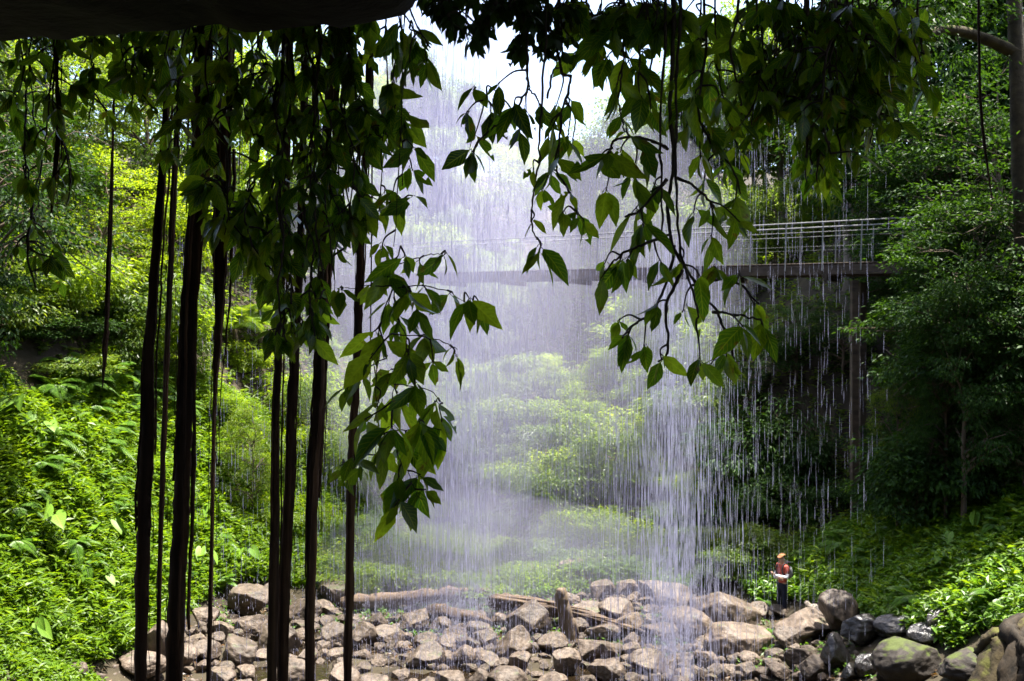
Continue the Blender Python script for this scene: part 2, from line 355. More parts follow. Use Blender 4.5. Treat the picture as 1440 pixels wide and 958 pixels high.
for i, (mt, sd) in enumerate((('sunny', 1), ('mid', 2), ('deep', 3))):
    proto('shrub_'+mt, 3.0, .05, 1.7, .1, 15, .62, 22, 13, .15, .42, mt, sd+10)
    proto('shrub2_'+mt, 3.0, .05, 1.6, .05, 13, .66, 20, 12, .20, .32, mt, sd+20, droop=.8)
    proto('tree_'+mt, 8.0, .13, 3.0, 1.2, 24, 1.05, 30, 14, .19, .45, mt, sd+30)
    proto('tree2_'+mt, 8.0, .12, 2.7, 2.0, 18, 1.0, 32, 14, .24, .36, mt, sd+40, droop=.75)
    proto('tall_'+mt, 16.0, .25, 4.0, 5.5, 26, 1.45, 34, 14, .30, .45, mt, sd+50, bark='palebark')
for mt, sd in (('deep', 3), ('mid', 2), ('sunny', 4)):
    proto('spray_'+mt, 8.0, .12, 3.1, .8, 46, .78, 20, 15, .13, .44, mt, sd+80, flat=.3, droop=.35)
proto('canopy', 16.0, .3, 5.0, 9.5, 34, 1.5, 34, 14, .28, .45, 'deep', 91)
def tree(key, x, y, H, label, cat='tree', group=None, name='rainforest_tree', wide=1.0, z=None):
    h0, tm, cm, _ = PROTO[key]; z = hz(x, y)-.1 if z is None else z
    o = empty(name, (x, y, z), rng.uniform(0, 6.28)); s = H/h0; w_ = max(s, .72 if 'shrub' in key else s)*wide; o.scale = (w_, w_, s)
    link('trunk' if 'tree' in name or 'shrub' not in name else 'stem', tm, o); link('crown' if 'shrub' not in name else 'foliage', cm, o)
    tag(o, label, cat, group); return o
def tpx(key, px, ptop, Y, label, cat='tree', group=None, name='rainforest_tree', wide=1.0):
    p = at(px, ptop, Y); z = hz(p[0], Y)-.1
    return tree(key, p[0], Y, max(1.0, p[2]-z), label, cat, group, name, wide)

# -- left bank: sunlit wall of trees
LBT = [('spray_mid',110,40,30),('spray_mid',205,20,33),('tree_mid',20,10,27),('tree_mid',290,60,37),('spray_sunny',150,190,28),('spray_sunny',60,235,26),
      ('tree_sunny',235,215,31),('tree2_mid',-60,120,24.5),('tree_sunny',330,180,41),('tree_mid',420,150,46)]
for k, px, py, Y in LBT:
    tpx(k, px, py, Y, 'tree with fine foliage in the sunlit wall of trees on the left bank', group='sunlit trees of the left bank')
for k, px, py, Y in [('shrub_sunny',95,300,25.5),('shrub2_sunny',120,330,26.5),('shrub_mid',200,330,28.5),('shrub_sunny',240,380,29.5),('shrub2_mid',170,430,27),('shrub_mid',60,360,24.6),
                     ('shrub_mid',20,395,23.8),('shrub_mid',-5,330,23),('shrub_sunny',215,440,28.6),('shrub2_mid',265,470,30),('shrub_deep',110,440,25.5),('shrub_deep',140,400,27.4),('shrub_deep',60,440,24.4),('shrub_deep',170,380,28.6),('shrub_mid',100,490,24.4)]:
    tpx(k, px, py, Y, 'leafy shrub among the trunks under the sunlit trees, left of the thick hanging roots', 'shrub', 'understorey shrubs of the left bank', 'shrub')
tpx('spray_deep', -30, 20, 19.5, 'dark leafy tree at the far left edge, below the low end of the rock overhang', wide=.8)
# -- left middle: behind the hanging roots, in spray
for k, px, py, Y in [('shrub_sunny',350,470,34),('shrub2_sunny',420,500,34),('shrub_sunny',300,560,30),('shrub2_sunny',385,590,30.5),('shrub_sunny',345,610,28.8),('shrub_sunny',455,560,33),('shrub2_sunny',500,600,32.5),
                     ('shrub_sunny',520,520,36),('shrub2_mid',575,540,37),('shrub_sunny',400,690,28),('shrub_sunny',470,700,29.4)]:
    tpx(k, px, py, Y, 'light green shrub on the misty slope behind the hanging roots', 'shrub', 'shrubs behind the hanging roots', 'shrub')
tpx('spray_mid', 355, 555, 27.5, 'slender sapling with pale green leaves and thin bare stems behind the dark roots', 'sapling', name='sapling_tree', wide=.7)
for k, px, py, Y in [('shrub_sunny',500,732,27.2),('shrub_sunny',552,752,27),('shrub2_sunny',592,782,26.6),('shrub_sunny',455,765,26.6),('shrub_sunny',525,775,26.4)]:
    tpx(k, px, py, Y, 'yellow-green bush in the spray directly behind the left log', 'bush', 'bushes behind the left log', 'shrub', wide=1.2)
for k, px, py, Y in [('shrub_sunny',800,778,27.6),('shrub_mid',850,782,27.9),('shrub_sunny',745,795,27.2),('shrub_sunny',690,805,26.9),('shrub_sunny',645,800,27.2)]:
    tpx(k, px, py, Y, 'low green bush growing behind the split log and the pile of boulders', 'bush', 'low bushes behind the split log', 'shrub', wide=1.5)
# -- centre: slope of pale shrubs seen through the fall
for k, px, py, Y in [('tree_mid',690,520,41),('tree_sunny',770,490,43),('tree_sunny',850,480,42),('tree_mid',930,500,40),('shrub2_mid',640,610,36.5),('shrub2_sunny',710,640,35.5),('shrub_sunny',780,600,37),
                     ('shrub2_mid',850,640,35),('shrub_mid',925,660,34),('shrub2_mid',760,690,33.5),('shrub2_sunny',830,705,32.5),('shrub_mid',690,715,33),('shrub_mid',900,735,31.6),('shrub2_mid',960,720,31),('shrub2_sunny',620,700,34),
                     ('tree_sunny',600,560,43),('tree_mid',990,560,37),('tree2_mid',880,590,39),('tree2_sunny',730,570,40)]:
    b = k.startswith('tree')
    tpx(k, px, py, Y, 'pale green %s on the slope seen through the middle of the falling water' % ('small tree' if b else 'shrub'), 'tree' if b else 'shrub', ('small trees' if b else 'shrubs')+' on the central slope', 'rainforest_tree' if b else 'shrub', wide=1.15)
rc = random.Random(21)
for k in range(46):
    px = rc.uniform(560, 1030); py = rc.uniform(455, 690); Y = np.interp(py, [455, 600, 770], [46, 38.5, 31])+rc.uniform(-1, 1)
    p = at(px, py, Y); tree(rc.choice(['shrub_sunny','shrub_mid','shrub2_sunny','shrub_sunny']), p[0], Y, rc.uniform(2.0, 3.4), 'yellow-green bush in the continuous thicket on the slope behind the falling water', 'bush', 'bushes of the central thicket', 'shrub', rc.uniform(1.0, 1.5))
for k in range(22):
    px = rc.uniform(590, 1040); Y = rc.uniform(28.6, 32.2); x = (px-720)/F*Y
    tree(rc.choice(['shrub_sunny','shrub2_sunny','shrub_mid','shrub_sunny']), x, Y, rc.uniform(1.0, 1.8), 'sunlit low bush at the foot of the central slope, behind the bushes by the logs', 'bush', 'bushes at the foot of the central slope', 'shrub', rc.uniform(.9, 1.2))
# -- behind the footbridge: tall trees half lost in the mist
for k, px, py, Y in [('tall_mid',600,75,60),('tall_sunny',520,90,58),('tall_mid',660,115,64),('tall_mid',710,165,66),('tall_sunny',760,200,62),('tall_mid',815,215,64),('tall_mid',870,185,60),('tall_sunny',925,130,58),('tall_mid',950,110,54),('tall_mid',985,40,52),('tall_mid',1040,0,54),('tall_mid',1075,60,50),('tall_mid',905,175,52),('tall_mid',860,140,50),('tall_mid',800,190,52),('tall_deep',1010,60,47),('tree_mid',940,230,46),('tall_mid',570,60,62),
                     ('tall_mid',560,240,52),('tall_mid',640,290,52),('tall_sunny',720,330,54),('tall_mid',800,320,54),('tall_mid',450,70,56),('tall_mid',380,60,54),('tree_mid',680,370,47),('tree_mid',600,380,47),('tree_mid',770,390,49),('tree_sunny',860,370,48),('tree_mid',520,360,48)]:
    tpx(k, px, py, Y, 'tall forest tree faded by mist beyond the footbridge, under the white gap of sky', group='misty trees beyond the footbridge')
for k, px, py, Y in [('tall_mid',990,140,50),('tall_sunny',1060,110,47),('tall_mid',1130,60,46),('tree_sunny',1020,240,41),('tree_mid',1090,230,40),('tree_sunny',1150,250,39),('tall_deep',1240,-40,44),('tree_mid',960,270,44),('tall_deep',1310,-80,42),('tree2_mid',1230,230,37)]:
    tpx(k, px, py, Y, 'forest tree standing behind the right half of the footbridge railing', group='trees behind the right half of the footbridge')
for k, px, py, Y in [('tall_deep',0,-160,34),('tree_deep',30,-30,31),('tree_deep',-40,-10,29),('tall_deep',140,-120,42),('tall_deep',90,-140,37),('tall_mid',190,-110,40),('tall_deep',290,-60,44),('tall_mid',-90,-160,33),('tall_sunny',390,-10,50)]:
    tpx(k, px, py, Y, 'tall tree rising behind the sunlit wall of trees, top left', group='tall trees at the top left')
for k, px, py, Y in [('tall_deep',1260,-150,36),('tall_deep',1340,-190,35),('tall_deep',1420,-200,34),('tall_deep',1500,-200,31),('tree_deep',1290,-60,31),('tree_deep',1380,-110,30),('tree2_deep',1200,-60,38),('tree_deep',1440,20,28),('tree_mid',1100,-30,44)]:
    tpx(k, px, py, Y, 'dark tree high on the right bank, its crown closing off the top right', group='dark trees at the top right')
p = at(1192, -60, 34)
tree('tall_deep', p[0], 34, p[2]-hz(p[0], 34), 'tall tree with a straight pale grey trunk rising just behind the footbridge railing', wide=.8)
for k, px, py, Y in [('tree_mid',560,150,57),('tree_mid',620,170,58),('tree_sunny',690,190,57),('tree_mid',750,230,59),('tree_mid',810,250,57),('tree_sunny',870,240,58),('tree_mid',480,130,56),('tree_mid',530,260,50),('tree_sunny',590,300,50),('tree_mid',660,330,51),('tree_mid',740,350,50),('tree_mid',830,340,51),('tree_mid',900,320,50),('tree_mid',640,110,66),('tree_mid',580,90,68),('tree_mid',720,180,67),('tree_mid',780,225,68)]:
    tpx(k, px, py, Y, 'rounded forest tree faded by mist on the hillside beyond the footbridge', group='rounded misty trees beyond the footbridge', wide=1.25)
# -- right: dark wall under and beside the bridge
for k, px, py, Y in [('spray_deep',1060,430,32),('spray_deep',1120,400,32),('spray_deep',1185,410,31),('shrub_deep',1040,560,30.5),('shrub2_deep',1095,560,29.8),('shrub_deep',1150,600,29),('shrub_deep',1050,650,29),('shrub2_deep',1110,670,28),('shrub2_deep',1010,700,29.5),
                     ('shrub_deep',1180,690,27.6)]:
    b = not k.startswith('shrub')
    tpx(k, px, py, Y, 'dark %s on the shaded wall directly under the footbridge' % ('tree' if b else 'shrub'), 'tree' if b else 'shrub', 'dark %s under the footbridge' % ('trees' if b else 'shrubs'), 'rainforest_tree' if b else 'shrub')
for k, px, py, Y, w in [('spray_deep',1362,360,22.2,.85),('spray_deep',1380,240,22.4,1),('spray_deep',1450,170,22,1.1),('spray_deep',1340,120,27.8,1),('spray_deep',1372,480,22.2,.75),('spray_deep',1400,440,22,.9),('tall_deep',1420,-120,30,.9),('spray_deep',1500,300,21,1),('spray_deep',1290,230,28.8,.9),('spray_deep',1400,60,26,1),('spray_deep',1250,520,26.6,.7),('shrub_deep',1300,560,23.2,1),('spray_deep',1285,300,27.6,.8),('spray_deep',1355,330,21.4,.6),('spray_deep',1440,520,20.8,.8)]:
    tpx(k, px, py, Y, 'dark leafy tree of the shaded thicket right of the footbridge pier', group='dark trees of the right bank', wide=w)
for x, y, H in [(24.5,25.5,18),(22,32,22)]:  # canopies added out of view to cast shade on the thicket
    tree('canopy', x, y, H, 'broad canopy tree added out of view on the right bank to shade the thicket', group='added shade trees over the thicket', wide=.8)
for k, px, py, Y, w, lab in [('spray_deep',1330,385,22.0,.45,'slender dark tree hiding the end of the deck, below the right end of the footbridge'),('spray_mid',1262,490,23.6,.42,'tree with sprays of leaves coloured lighter as if sunlit, low on the left edge of the dark thicket'),('spray_deep',1345,215,23.8,.6,'tree with layered dark sprays, above the right end of the footbridge')]:  # mid-green sprays: the sunlit look of the thicket edge is in their colour
    tpx(k, px, py, Y, lab, wide=w)
for k, px, py, Y in [('shrub_deep',1290,600,23),('shrub2_deep',1380,590,22),('shrub_deep',1440,600,21.6),('shrub2_deep',1235,640,25.6)]:
    tpx(k, px, py, Y, 'dark shrub at the top of the green bank, under the shaded thicket', 'shrub', 'dark shrubs above the right bank', 'shrub')
for x, y, H in [(22,26,18),(18,38,18),(25,34,20)]:  # unseen tall trees added to shade the right side
    tree('tall_deep', x, y, H, 'tall canopy tree added for shade up the right bank beyond the edge of the view', group='added shade trees up the right bank')

# mossy-limbed tree at the top right
t = empty('rainforest_tree', (*at(1450, 300, 21)[:2], hz(*at(1450, 300, 21)[:2])-.2))
tag(t, 'tree at the top right with a mossy yellow limb bending left across the dark', 'tree')
b0 = np.array(t.location)
rs = np.random.default_rng(55); g = Geo()
tr = [at(1455, 520, 21.6), at(1440, 330, 21.3), at(1432, 160, 21), at(1428, 50, 21), at(1415, -150, 21)]
g.add(*tube(smooth_path(tr, 6)-b0, np.linspace(.24, .15, 25), 10, .08, rs)); g.build('trunk', M['mossbark'], t)
g = Geo(); br = [at(1430, 75, 21), at(1380, 52, 20.8), at(1330, 42, 20.5), at(1290, 58, 20.2), at(1262, 85, 20)]
g.add(*tube(smooth_path(br, 6)-b0, np.linspace(.15, .07, 25), 10, .12, rs)); g.build('limb', M['mossbark'], t)
LBm = np.array([at(1270, 60, 20)-b0, at(1300, 20, 20.5)-b0, at(1380, 10, 21)-b0, at(1420, -60, 21)-b0, at(1330, -60, 21)-b0, at(1250, -30, 20.5)-b0, at(1350, 100, 21.6)-b0])
link('crown', crown_mesh('mossy_tree_crown', rs, LBm, .9, 26, 13, .15, .4, M['deep']), t)

# ------------------------------------------------------------------ palms and tree ferns
def fern_frond(g_, rs, L, az, el, droop, nl=22, w=.16):
    s = np.linspace(0, 1, nl); d = np.array([math.cos(az), math.sin(az), 0])
    P = d*(L*s*math.cos(el))[:, None]; P[:, 2] = L*s*math.sin(el)-droop*L*s**2
    T = unit(np.gradient(P, axis=0)); S = unit(np.cross(T, np.array([0, 0, 1.0]))); U = np.cross(S, T)
    Ps, Ds, Ns, Ls = [], [], [], []
    for sg in (-1, 1):
        Ps.append(P[1:]); Ds.append(S[1:]*sg+T[1:]*.5-np.array([0, 0, .25])); Ns.append(U[1:]); Ls.append(L*w*np.sin(np.pi*(s[1:]*.85+.12))+.02)
    return np.vstack(Ps), np.vstack(Ds), np.vstack(Ns), np.concatenate(Ls), P
def fern_proto(name, seed, L, nf, mat, wr=.3, el=.9, droop=.7, nl=24, w=.2):
    rs = np.random.default_rng(seed); A, B, Cc, D = [], [], [], []; g = Geo()
    for k in range(nf):
        a, b, c, d, P = fern_frond(None, rs, L*rs.uniform(.75, 1.1), 6.283*k/nf+rs.uniform(-.2, .2), el+rs.uniform(-.35, .3), droop+rs.uniform(-.15, .2), nl, w)
        A.append(a); B.append(b); Cc.append(c); D.append(d); g.add(*tube(P, np.linspace(.012, .004, len(P)), 4))
    D = np.concatenate(D); V, Fc = leaf_simple(np.vstack(A), np.vstack(B), np.vstack(Cc), D, D*wr)
    return mesh_np(name+'_fronds', V, Fc, M[mat], smooth=False), g.mesh(name+'_stalks', M['fern'])
FERN = [fern_proto('fern', 5, 1.3, 13, 'fern', wr=.2, nl=34), fern_proto('fern_b', 6, 1.1, 11, 'fern', wr=.2, el=.7, nl=30)]
PALM = fern_proto('palm', 8, 2.6, 13, 'mid', wr=.09, el=.9, droop=.8, nl=34, w=.28)
fern_at = [(150,520),(185,505),(215,530),(130,560),(175,555),(205,575),(230,545),(95,545),(160,590),(60,600),(250,560),(120,500),(190,545),(145,610)]
for i, (px, py) in enumerate(fern_at):
    p = hit(px, py+18); o = empty('fern', (p[0], p[1], p[2]), rng.uniform(0, 6)); s = rng.uniform(.8, 1.3); o.scale = (s,)*3
    tag(o, 'light green fern with arching feathery fronds on the upper left bank', 'fern', 'ferns of the left bank')
    a, b = FERN[i % 2]; link('fronds', a, o); link('stalks', b, o)
for px, py in [(1075,835),(1060,850),(1088,880),(1085,905)]:
    p = hit(px, py+14); o = empty('fern', (p[0], p[1], p[2]+.05), rng.uniform(0, 6)); s = rng.uniform(.4, .6); o.scale = (s,)*3
    tag(o, 'small fern growing between the boulders by the standing person', 'fern', 'ferns by the person'); a, b = FERN[1]; link('fronds', a, o); link('stalks', b, o)
for px, pt, Y, lab, nm in [(365,470,36,'palm with long drooping fronds on the misty slope behind the hanging roots','palm_tree'),(330,500,34,'small palm with yellowish upright fronds between the thick roots and the thin root','palm_tree'),
                       (990,285,43,'pale palm crown in front of the forest, above the middle of the footbridge','palm_tree'),(760,700,33,'tree fern with flat pale fronds in the middle of the falling spray','tree_fern'),(800,590,38,'tree fern high on the central slope behind the falling water','tree_fern')]:
    p = at(px, pt, Y); z = hz(p[0], Y)-.1; o = empty(nm, (p[0], Y, z)); tag(o, lab, 'palm' if 'palm' in nm else 'tree fern')
    h = max(1.2, p[2]-z-.8); g = Geo(); g.add(*tube(smooth_path([(0,0,-.3),(.05,0,h*.5),(0,.05,h)], 5), np.linspace(.13, .09, 11), 8)); g.build('trunk', M['bark'], o)
    c = link('crown', PALM[0], o); c.location = (0, 0, h); c2 = link('frond_stalks', PALM[1], o); c2.location = (0, 0, h); c.scale = c2.scale = (.5,)*3 if nm == 'tree_fern' else (1,)*3

# ------------------------------------------------------------------ big-leaved taro plants
def taro_leaf(L, W):
    """heart-shaped blade in the xy-plane, tip along +y, stalk attached at the notch"""
    s = np.linspace(0, 1, 15); th = s*np.pi
    # half outline from notch to tip
    pts = [(0,0),(.10,-.16),(.28,-.22),(.42,-.10),(.48,.10),(.46,.30),(.38,.50),(.25,.70),(.11,.88),(0,1.0)]
    V = []; uv = []
    for sg in (-1, 1):
        for (x, y) in pts: V.append((sg*x*W, y*L, .22*abs(x)*W-.18*L*max(y, 0)**2)); uv.append((.5+sg*x, max(0, y)))
    mid = [(0, t*L, -.18*L*t*t) for t in np.linspace(0, 1, 10)]
    n = len(pts); Fc = []
    V += mid; uv += [(.5, t) for t in np.linspace(0, 1, 10)]
    for k in range(n-1):
        Fc.append((20+k, k, k+1, 21+k)); Fc.append((20+k, 21+k, n+k+1, n+k))
    return np.array(V), np.array(Fc), np.array(uv)
TL = taro_leaf(1, .66)
def taro(px, py, lab, n=3, size=.6, seed=0, face=None, group=None):
    rs = np.random.default_rng(seed+100); p = hit(px, py); o = empty('taro_plant', tuple(p)); tag(o, lab, 'taro plant', group)
    for k in range(n):
        az = rs.uniform(-2.6, -.5); el = rs.uniform(.5, 1.1); h = size*rs.uniform(1.0, 1.7)
        tip = np.array([math.cos(az)*h*.6, math.sin(az)*h*.6, h]); g = Geo()
        Q = smooth_path([(0,0,-.1), (tip[0]*.3, tip[1]*.3, h*.6), tip], 5); g.add(*tube(Q, np.linspace(.02, .012, len(Q)), 5)); g.build('stalk', M['fern'], o)
        d = np.array([math.cos(az), math.sin(az), -rs.uniform(.2, 1.2)]); d /= np.linalg.norm(d)
        nrm = np.array([0, -.35, 1])+rs.normal(0, .5, 3); sx = unit(np.cross(d, nrm)); u = np.cross(sx, d); s = size*rs.uniform(.75, 1.2)
        V = tip+s*(TL[0][:, :1]*sx+TL[0][:, 1:2]*d+TL[0][:, 2:]*u)
        link('leaf_blade', mesh_np('taro_blade', V, TL[1], M['taro'], TL[2]), o)
for i, (px, py, lab, n, sz) in enumerate([
    (72,760,'tallest taro on the left bank, one broad upright heart-shaped leaf lit from behind',2,.75),
    (150,770,'taro with pale shining leaves in the middle of the left bank',3,.6),
    (45,905,'taro with a white glaring leaf low at the left edge, above the bottom corner',3,.55),
    (30,600,'taro with long bright leaves at the left edge beside the ferns',4,.75),
    (65,625,'taro with drooping pale leaves right under the ferns of the left bank',3,.7),
    (195,555,'small taro with a pale round leaf left of the thick roots, among the ferns',2,.5),
    (145,835,'taro with one flat silvery leaf above the dark hollow of the left bank',2,.5),
    (327,690,'taro with one pale round leaf between the thick roots and the middle roots',2,.6),
    (300,735,'taro with yellow-green upright leaves right of the thickest root',3,.6),
    (288,800,'taro with narrow upright leaves low beside the thin root, above the boulders',3,.55),
    (345,800,'taro with leaves held flat, left of the middle pair of roots',3,.55),
    (1372,745,'taro with one yellow-green upright leaf on the upper right bank',2,.55),
    (1338,775,'taro with a pale shining leaf in the middle of the right bank',3,.5),
    (1330,800,'taro with a drooping yellow-green leaf, lower than its neighbours on the right bank',2,.55),
    (1432,720,'taro with a white glaring leaf at the right edge, top of the right bank',2,.5)]):
    taro(px, py, lab, n, sz*(.72 if px < 700 else .55), i)

# ------------------------------------------------------------------ ground cover (uncountable)
def in_poly(x, y, poly):
    c = np.zeros(len(x), bool); n = len(poly)
    for i in range(n):
        x1, y1 = poly[i]; x2, y2 = poly[(i+1) % n]
        k = ((y1 > y) != (y2 > y)) & (x < (x2-x1)*(y-y1)/((y2-y1) or 1e-9)+x1); c ^= k
    return c
def cover(name, label, poly, n, yr, leaf, h, mat, per=6, wr=.26, seed=0):
    rs = np.random.default_rng(seed); X = []; 
    xs = rs.uniform(-22, 22, n*8); ys = rs.uniform(*yr, n*8); zs = hgt(xs, ys)
    px = 720+F*xs/ys; py = 479-F*(zs-CAMZ)/ys; k = in_poly(px, py, poly); xs, ys, zs = xs[k][:n], ys[k][:n], zs[k][:n]
    print(name, len(xs), 'sprigs')
    n = len(xs); lump = np.array([mnoise.fractal((x*.9, y*.9, 2), 1, 2, 3) for x, y in zip(xs, ys)])
    H = h*(.75+.9*np.clip(lump, -.6, 1))*rs.uniform(.6, 1.2, n)
    f = rs.uniform(.25, 1, (n, per)); az = rs.uniform(0, 6.283, (n, per))
    lean = rs.normal(0, .25, (n, 2))
    P = np.stack([xs[:, None]+lean[:, :1]*f*H[:, None], ys[:, None]+lean[:, 1:]*f*H[:, None], zs[:, None]+f*H[:, None]], -1).reshape(-1, 3)
    D = np.stack([np.cos(az), np.sin(az), rs.uniform(-.7, .6, az.shape)], -1).reshape(-1, 3)
    Nn = np.array([0, 0, 1.])+rs.standard_normal(D.shape)*.3; Ln = leaf*rs.uniform(.6, 1.35, len(P))
    V, Fc = leaf_simple(P, D, Nn, Ln, Ln*wr)
    tag(link(name, mesh_np(name, V, Fc, M[mat], smooth=False)), label, 'ground cover', kind='stuff')
cover('ground_cover', 'bright bamboo-like leaves covering the whole sunlit left bank', [(-80,470),(40,560),(130,500),(230,520),(330,560),(470,640),(560,760),(600,800),(480,830),(330,820),(300,840),(215,895),(175,930),(95,945),(60,900),(-80,930)], 36000, (15, 36), .21, .55, 'cover', 7, .27, 1)
cover('ground_cover', 'fine low leaves on the hummock in the bottom left corner', [(-80,860),(30,870),(70,890),(110,940),(150,965),(-80,990)], 6000, (14, 20), .12, .3, 'cover', 7, .45, 2)
cover('ground_cover', 'glossy green leaves covering the shaded right bank', [(1040,820),(1130,760),(1230,715),(1300,690),(1380,670),(1520,640),(1520,900),(1400,880),(1340,915),(1270,890),(1200,860),(1120,850),(1060,845)], 26000, (14, 30), .15, .42, 'cover_dark', 7, .42, 3)
cover('ground_cover', 'green weeds at the foot of the shrubs behind the logs', [(440,800),(600,770),(720,790),(860,770),(1000,800),(1000,830),(860,835),(760,845),(640,838),(480,845)], 6500, (24, 34), .17, .4, 'cover', 6, .35, 4)
cover('ground_cover', 'small weeds sprouting between the boulders', [(300,850),(700,850),(1000,860),(1090,880),(1320,900),(1260,958),(1100,950),(600,900),(300,900)], 1100, (18, 26), .10, .22, 'cover_dark', 6, .45, 5)
cover('ground_cover', 'forest floor plants of the hillside beyond the pool', [(-80,100),(1520,60),(1520,720),(1100,780),(560,770),(300,600),(-80,460)], 16000, (22, 60), .24, .6, 'mid', 7, .4, 6)

cover('ground_cover', 'broad soft leaves mixed into the sunlit left bank', [(-80,520),(40,600),(150,560),(250,600),(400,700),(560,790),(330,800),(190,860),(-80,900)], 3000, (15, 36), .23, .75, 'cover', 5, .46, 11)
cover('ground_cover', 'taller pale sprouts mixed into the right bank', [(1100,800),(1240,730),(1380,690),(1520,660),(1520,880),(1340,890),(1150,840)], 2000, (14, 30), .24, .65, 'cover', 5, .36, 12)
cover('leaf_litter', 'brown dead leaves lying on the shore and the foot of the left bank', [(60,900),(300,850),(1000,850),(1320,900),(1320,970),(60,970)], 2600, (17, 27), .10, .05, 'litter', 3, .5, 13)
rf = random.Random(4)
for k in range(26):
    L_ = k < 16; px, py = (rf.uniform(0, 330), rf.uniform(640, 860)) if L_ else (rf.uniform(1180, 1430), rf.uniform(740, 860))
    if L_ and py > 560+1.1*px+260: continue
    p = hit(px, py); o = empty('fern', (p[0], p[1], p[2]+.15), rf.uniform(0, 6)); q_ = rf.uniform(.5, .9); o.scale = (q_,)*3
    tag(o, 'small fern in the leafy cover of the '+('left bank below the taller ferns' if L_ else 'right bank'), 'fern', 'small ferns of the '+('left' if L_ else 'right')+' bank')
    a, b = FERN[k % 2]; link('fronds', a, o); link('stalks', b, o)

# ------------------------------------------------------------------ boulders
def boulder_mesh(seed, mat, cuts=7, sub=5):
    rs = np.random.default_rng(seed); bm = bmesh.new(); bmesh.ops.create_icosphere(bm, subdivisions=sub, radius=1)
    V = np.array([v.co[:] for v in bm.verts])
    for _ in range(cuts):
        n = unit(rs.standard_normal(3)); d = rs.uniform(.48, .82); o = V@n-d; V = V-np.where(o > 0, o*.97, 0)[:, None]*n
    for i, v in enumerate(bm.verts):
        p = V[i]; q = Vector(p)
        v.co = q*(1+.09*mnoise.fractal((q*1.3+Vector((seed*3.1, 0, 0))), 1, 2, 4)+.035*mnoise.fractal((q*5+Vector((seed, 5, 0))), 1, 2, 4))
    me = bpy.data.meshes.new('boulder'); bm.to_mesh(me); bm.free()
    for p in me.polygons: p.use_smooth = True
    me.materials.append(M[mat]); return me
BM = [boulder_mesh(i, 'rock', 6+(i*3) % 8) for i in range(12)]; BW = [boulder_mesh(20+i, 'wetrock', 15) for i in range(3)]; BMo = [boulder_mesh(30+i, 'mossrock', 6) for i in range(2)]
rb = random.Random(3)
taken = []
def boulder(px, pbot, wpx, hpx, label, group=None, me=None, tilt=.3, name='boulder', sink=.12):
    p = hit(px, pbot); w = wpx/F*p[1]; h = hpx/F*p[1]
    o = link(name, me or rb.choice(BM)); o.scale = (w*.56, w*.5*rb.uniform(.8, 1.05), h*.60)
    o.location = (p[0], p[1]+w*.35, p[2]+h*(.5-sink)); o.rotation_euler = (rb.uniform(-tilt, tilt)*.6, rb.uniform(-tilt, tilt)*.5, rb.uniform(-.5, .5))
    tag(o, label, 'boulder', group); taken.append((px, pbot-hpx*.5, wpx)); return o
NOTED = [(1035,892,78,56,'large brown boulder with a rounded top, just left of the standing person'),(1186,894,54,62,'upright grey block of stone at the foot of the green bank, right of the person'),
 (1048,932,92,52,'big slanting slab boulder below the large brown boulder by the person'),(1140,905,78,42,'broad pale boulder directly below the standing person'),
 (972,905,66,44,'pale boulder at the foot of the brightest stream of falling water'),(1112,920,40,36,'small angular boulder between the slanting slab and the broad pale boulder'),
 (1100,870,30,16,'flat stone under the feet of the standing person'),(1065,873,34,26,'brown stone between the large boulder and the feet of the person'),
 (795,958,50,40,'round light brown boulder standing in the pool edge below the stump'),(722,930,46,46,'egg-shaped boulder below the left end of the split log'),
 (870,880,54,34,'squat boulder right behind the upright stump'),(850,908,48,26,'flat-topped pale rock right of the foot of the stump'),
 (352,900,46,36,'biggest domed boulder left of the middle pair of roots'),(285,935,40,30,'rounded boulder right of the thickest root by the water'),(268,918,34,24,'flat pale boulder behind the rounded one right of the thickest root'),
 (330,940,66,40,'wide boulder at the pool edge between the thin root and the middle roots'),(375,850,34,28,'boulder half hidden in leaves behind the left middle root'),(345,845,28,22,'upper boulder in the leaves left of the middle roots'),
 (525,900,34,38,'cube-like boulder with a pale top under the left log'),(470,915,44,34,'domed boulder just left of the rightmost thick root'),(880,840,36,26,'boulder at the top of the pile behind the stump'),
 (835,828,30,20,'highest small boulder on the pile, in front of the low bushes'),(215,945,46,66,'grey rock wedged between the two left roots at the bottom'),(190,958,60,34,'broad flat grey rock at the foot of the leftmost thick root'),
 (100,955,34,20,'dark stone at the edge of the leafy hummock in the bottom left'),(595,942,50,34,'domed wet boulder in the middle of the pool edge')]
for q in NOTED: boulder(*q)
for q in [(1218,918,68,48,'black wet boulder with a flat face, biggest of the wet rocks on the right'),(1178,948,50,52,'black shining wet rock left of the mossy rock'),(1268,905,54,36,'black wet boulder against the green bank'),
          (1312,918,48,36,'wet rock with a bluish shine between the bank and the mossy rock'),(1326,900,34,42,'black pointed rock leaning on the foot of the green bank'),(1222,956,28,34,'small wet stone with a white shine at the bottom right'),(1200,962,34,24,'dark stone at the bottom edge beside the small shining stone')]:
    boulder(*q, me=BW[rb.randrange(3)])
boulder(1290, 962, 92, 54, 'big dark rock with yellow moss on its top at the bottom right', me=BMo[0]); boulder(1380, 962, 90, 40, 'low mossy rock slab in the bottom right corner', me=BMo[1]); boulder(1255, 962, 34, 34, 'small mossy stone left of the big mossy rock', me=BMo[1])
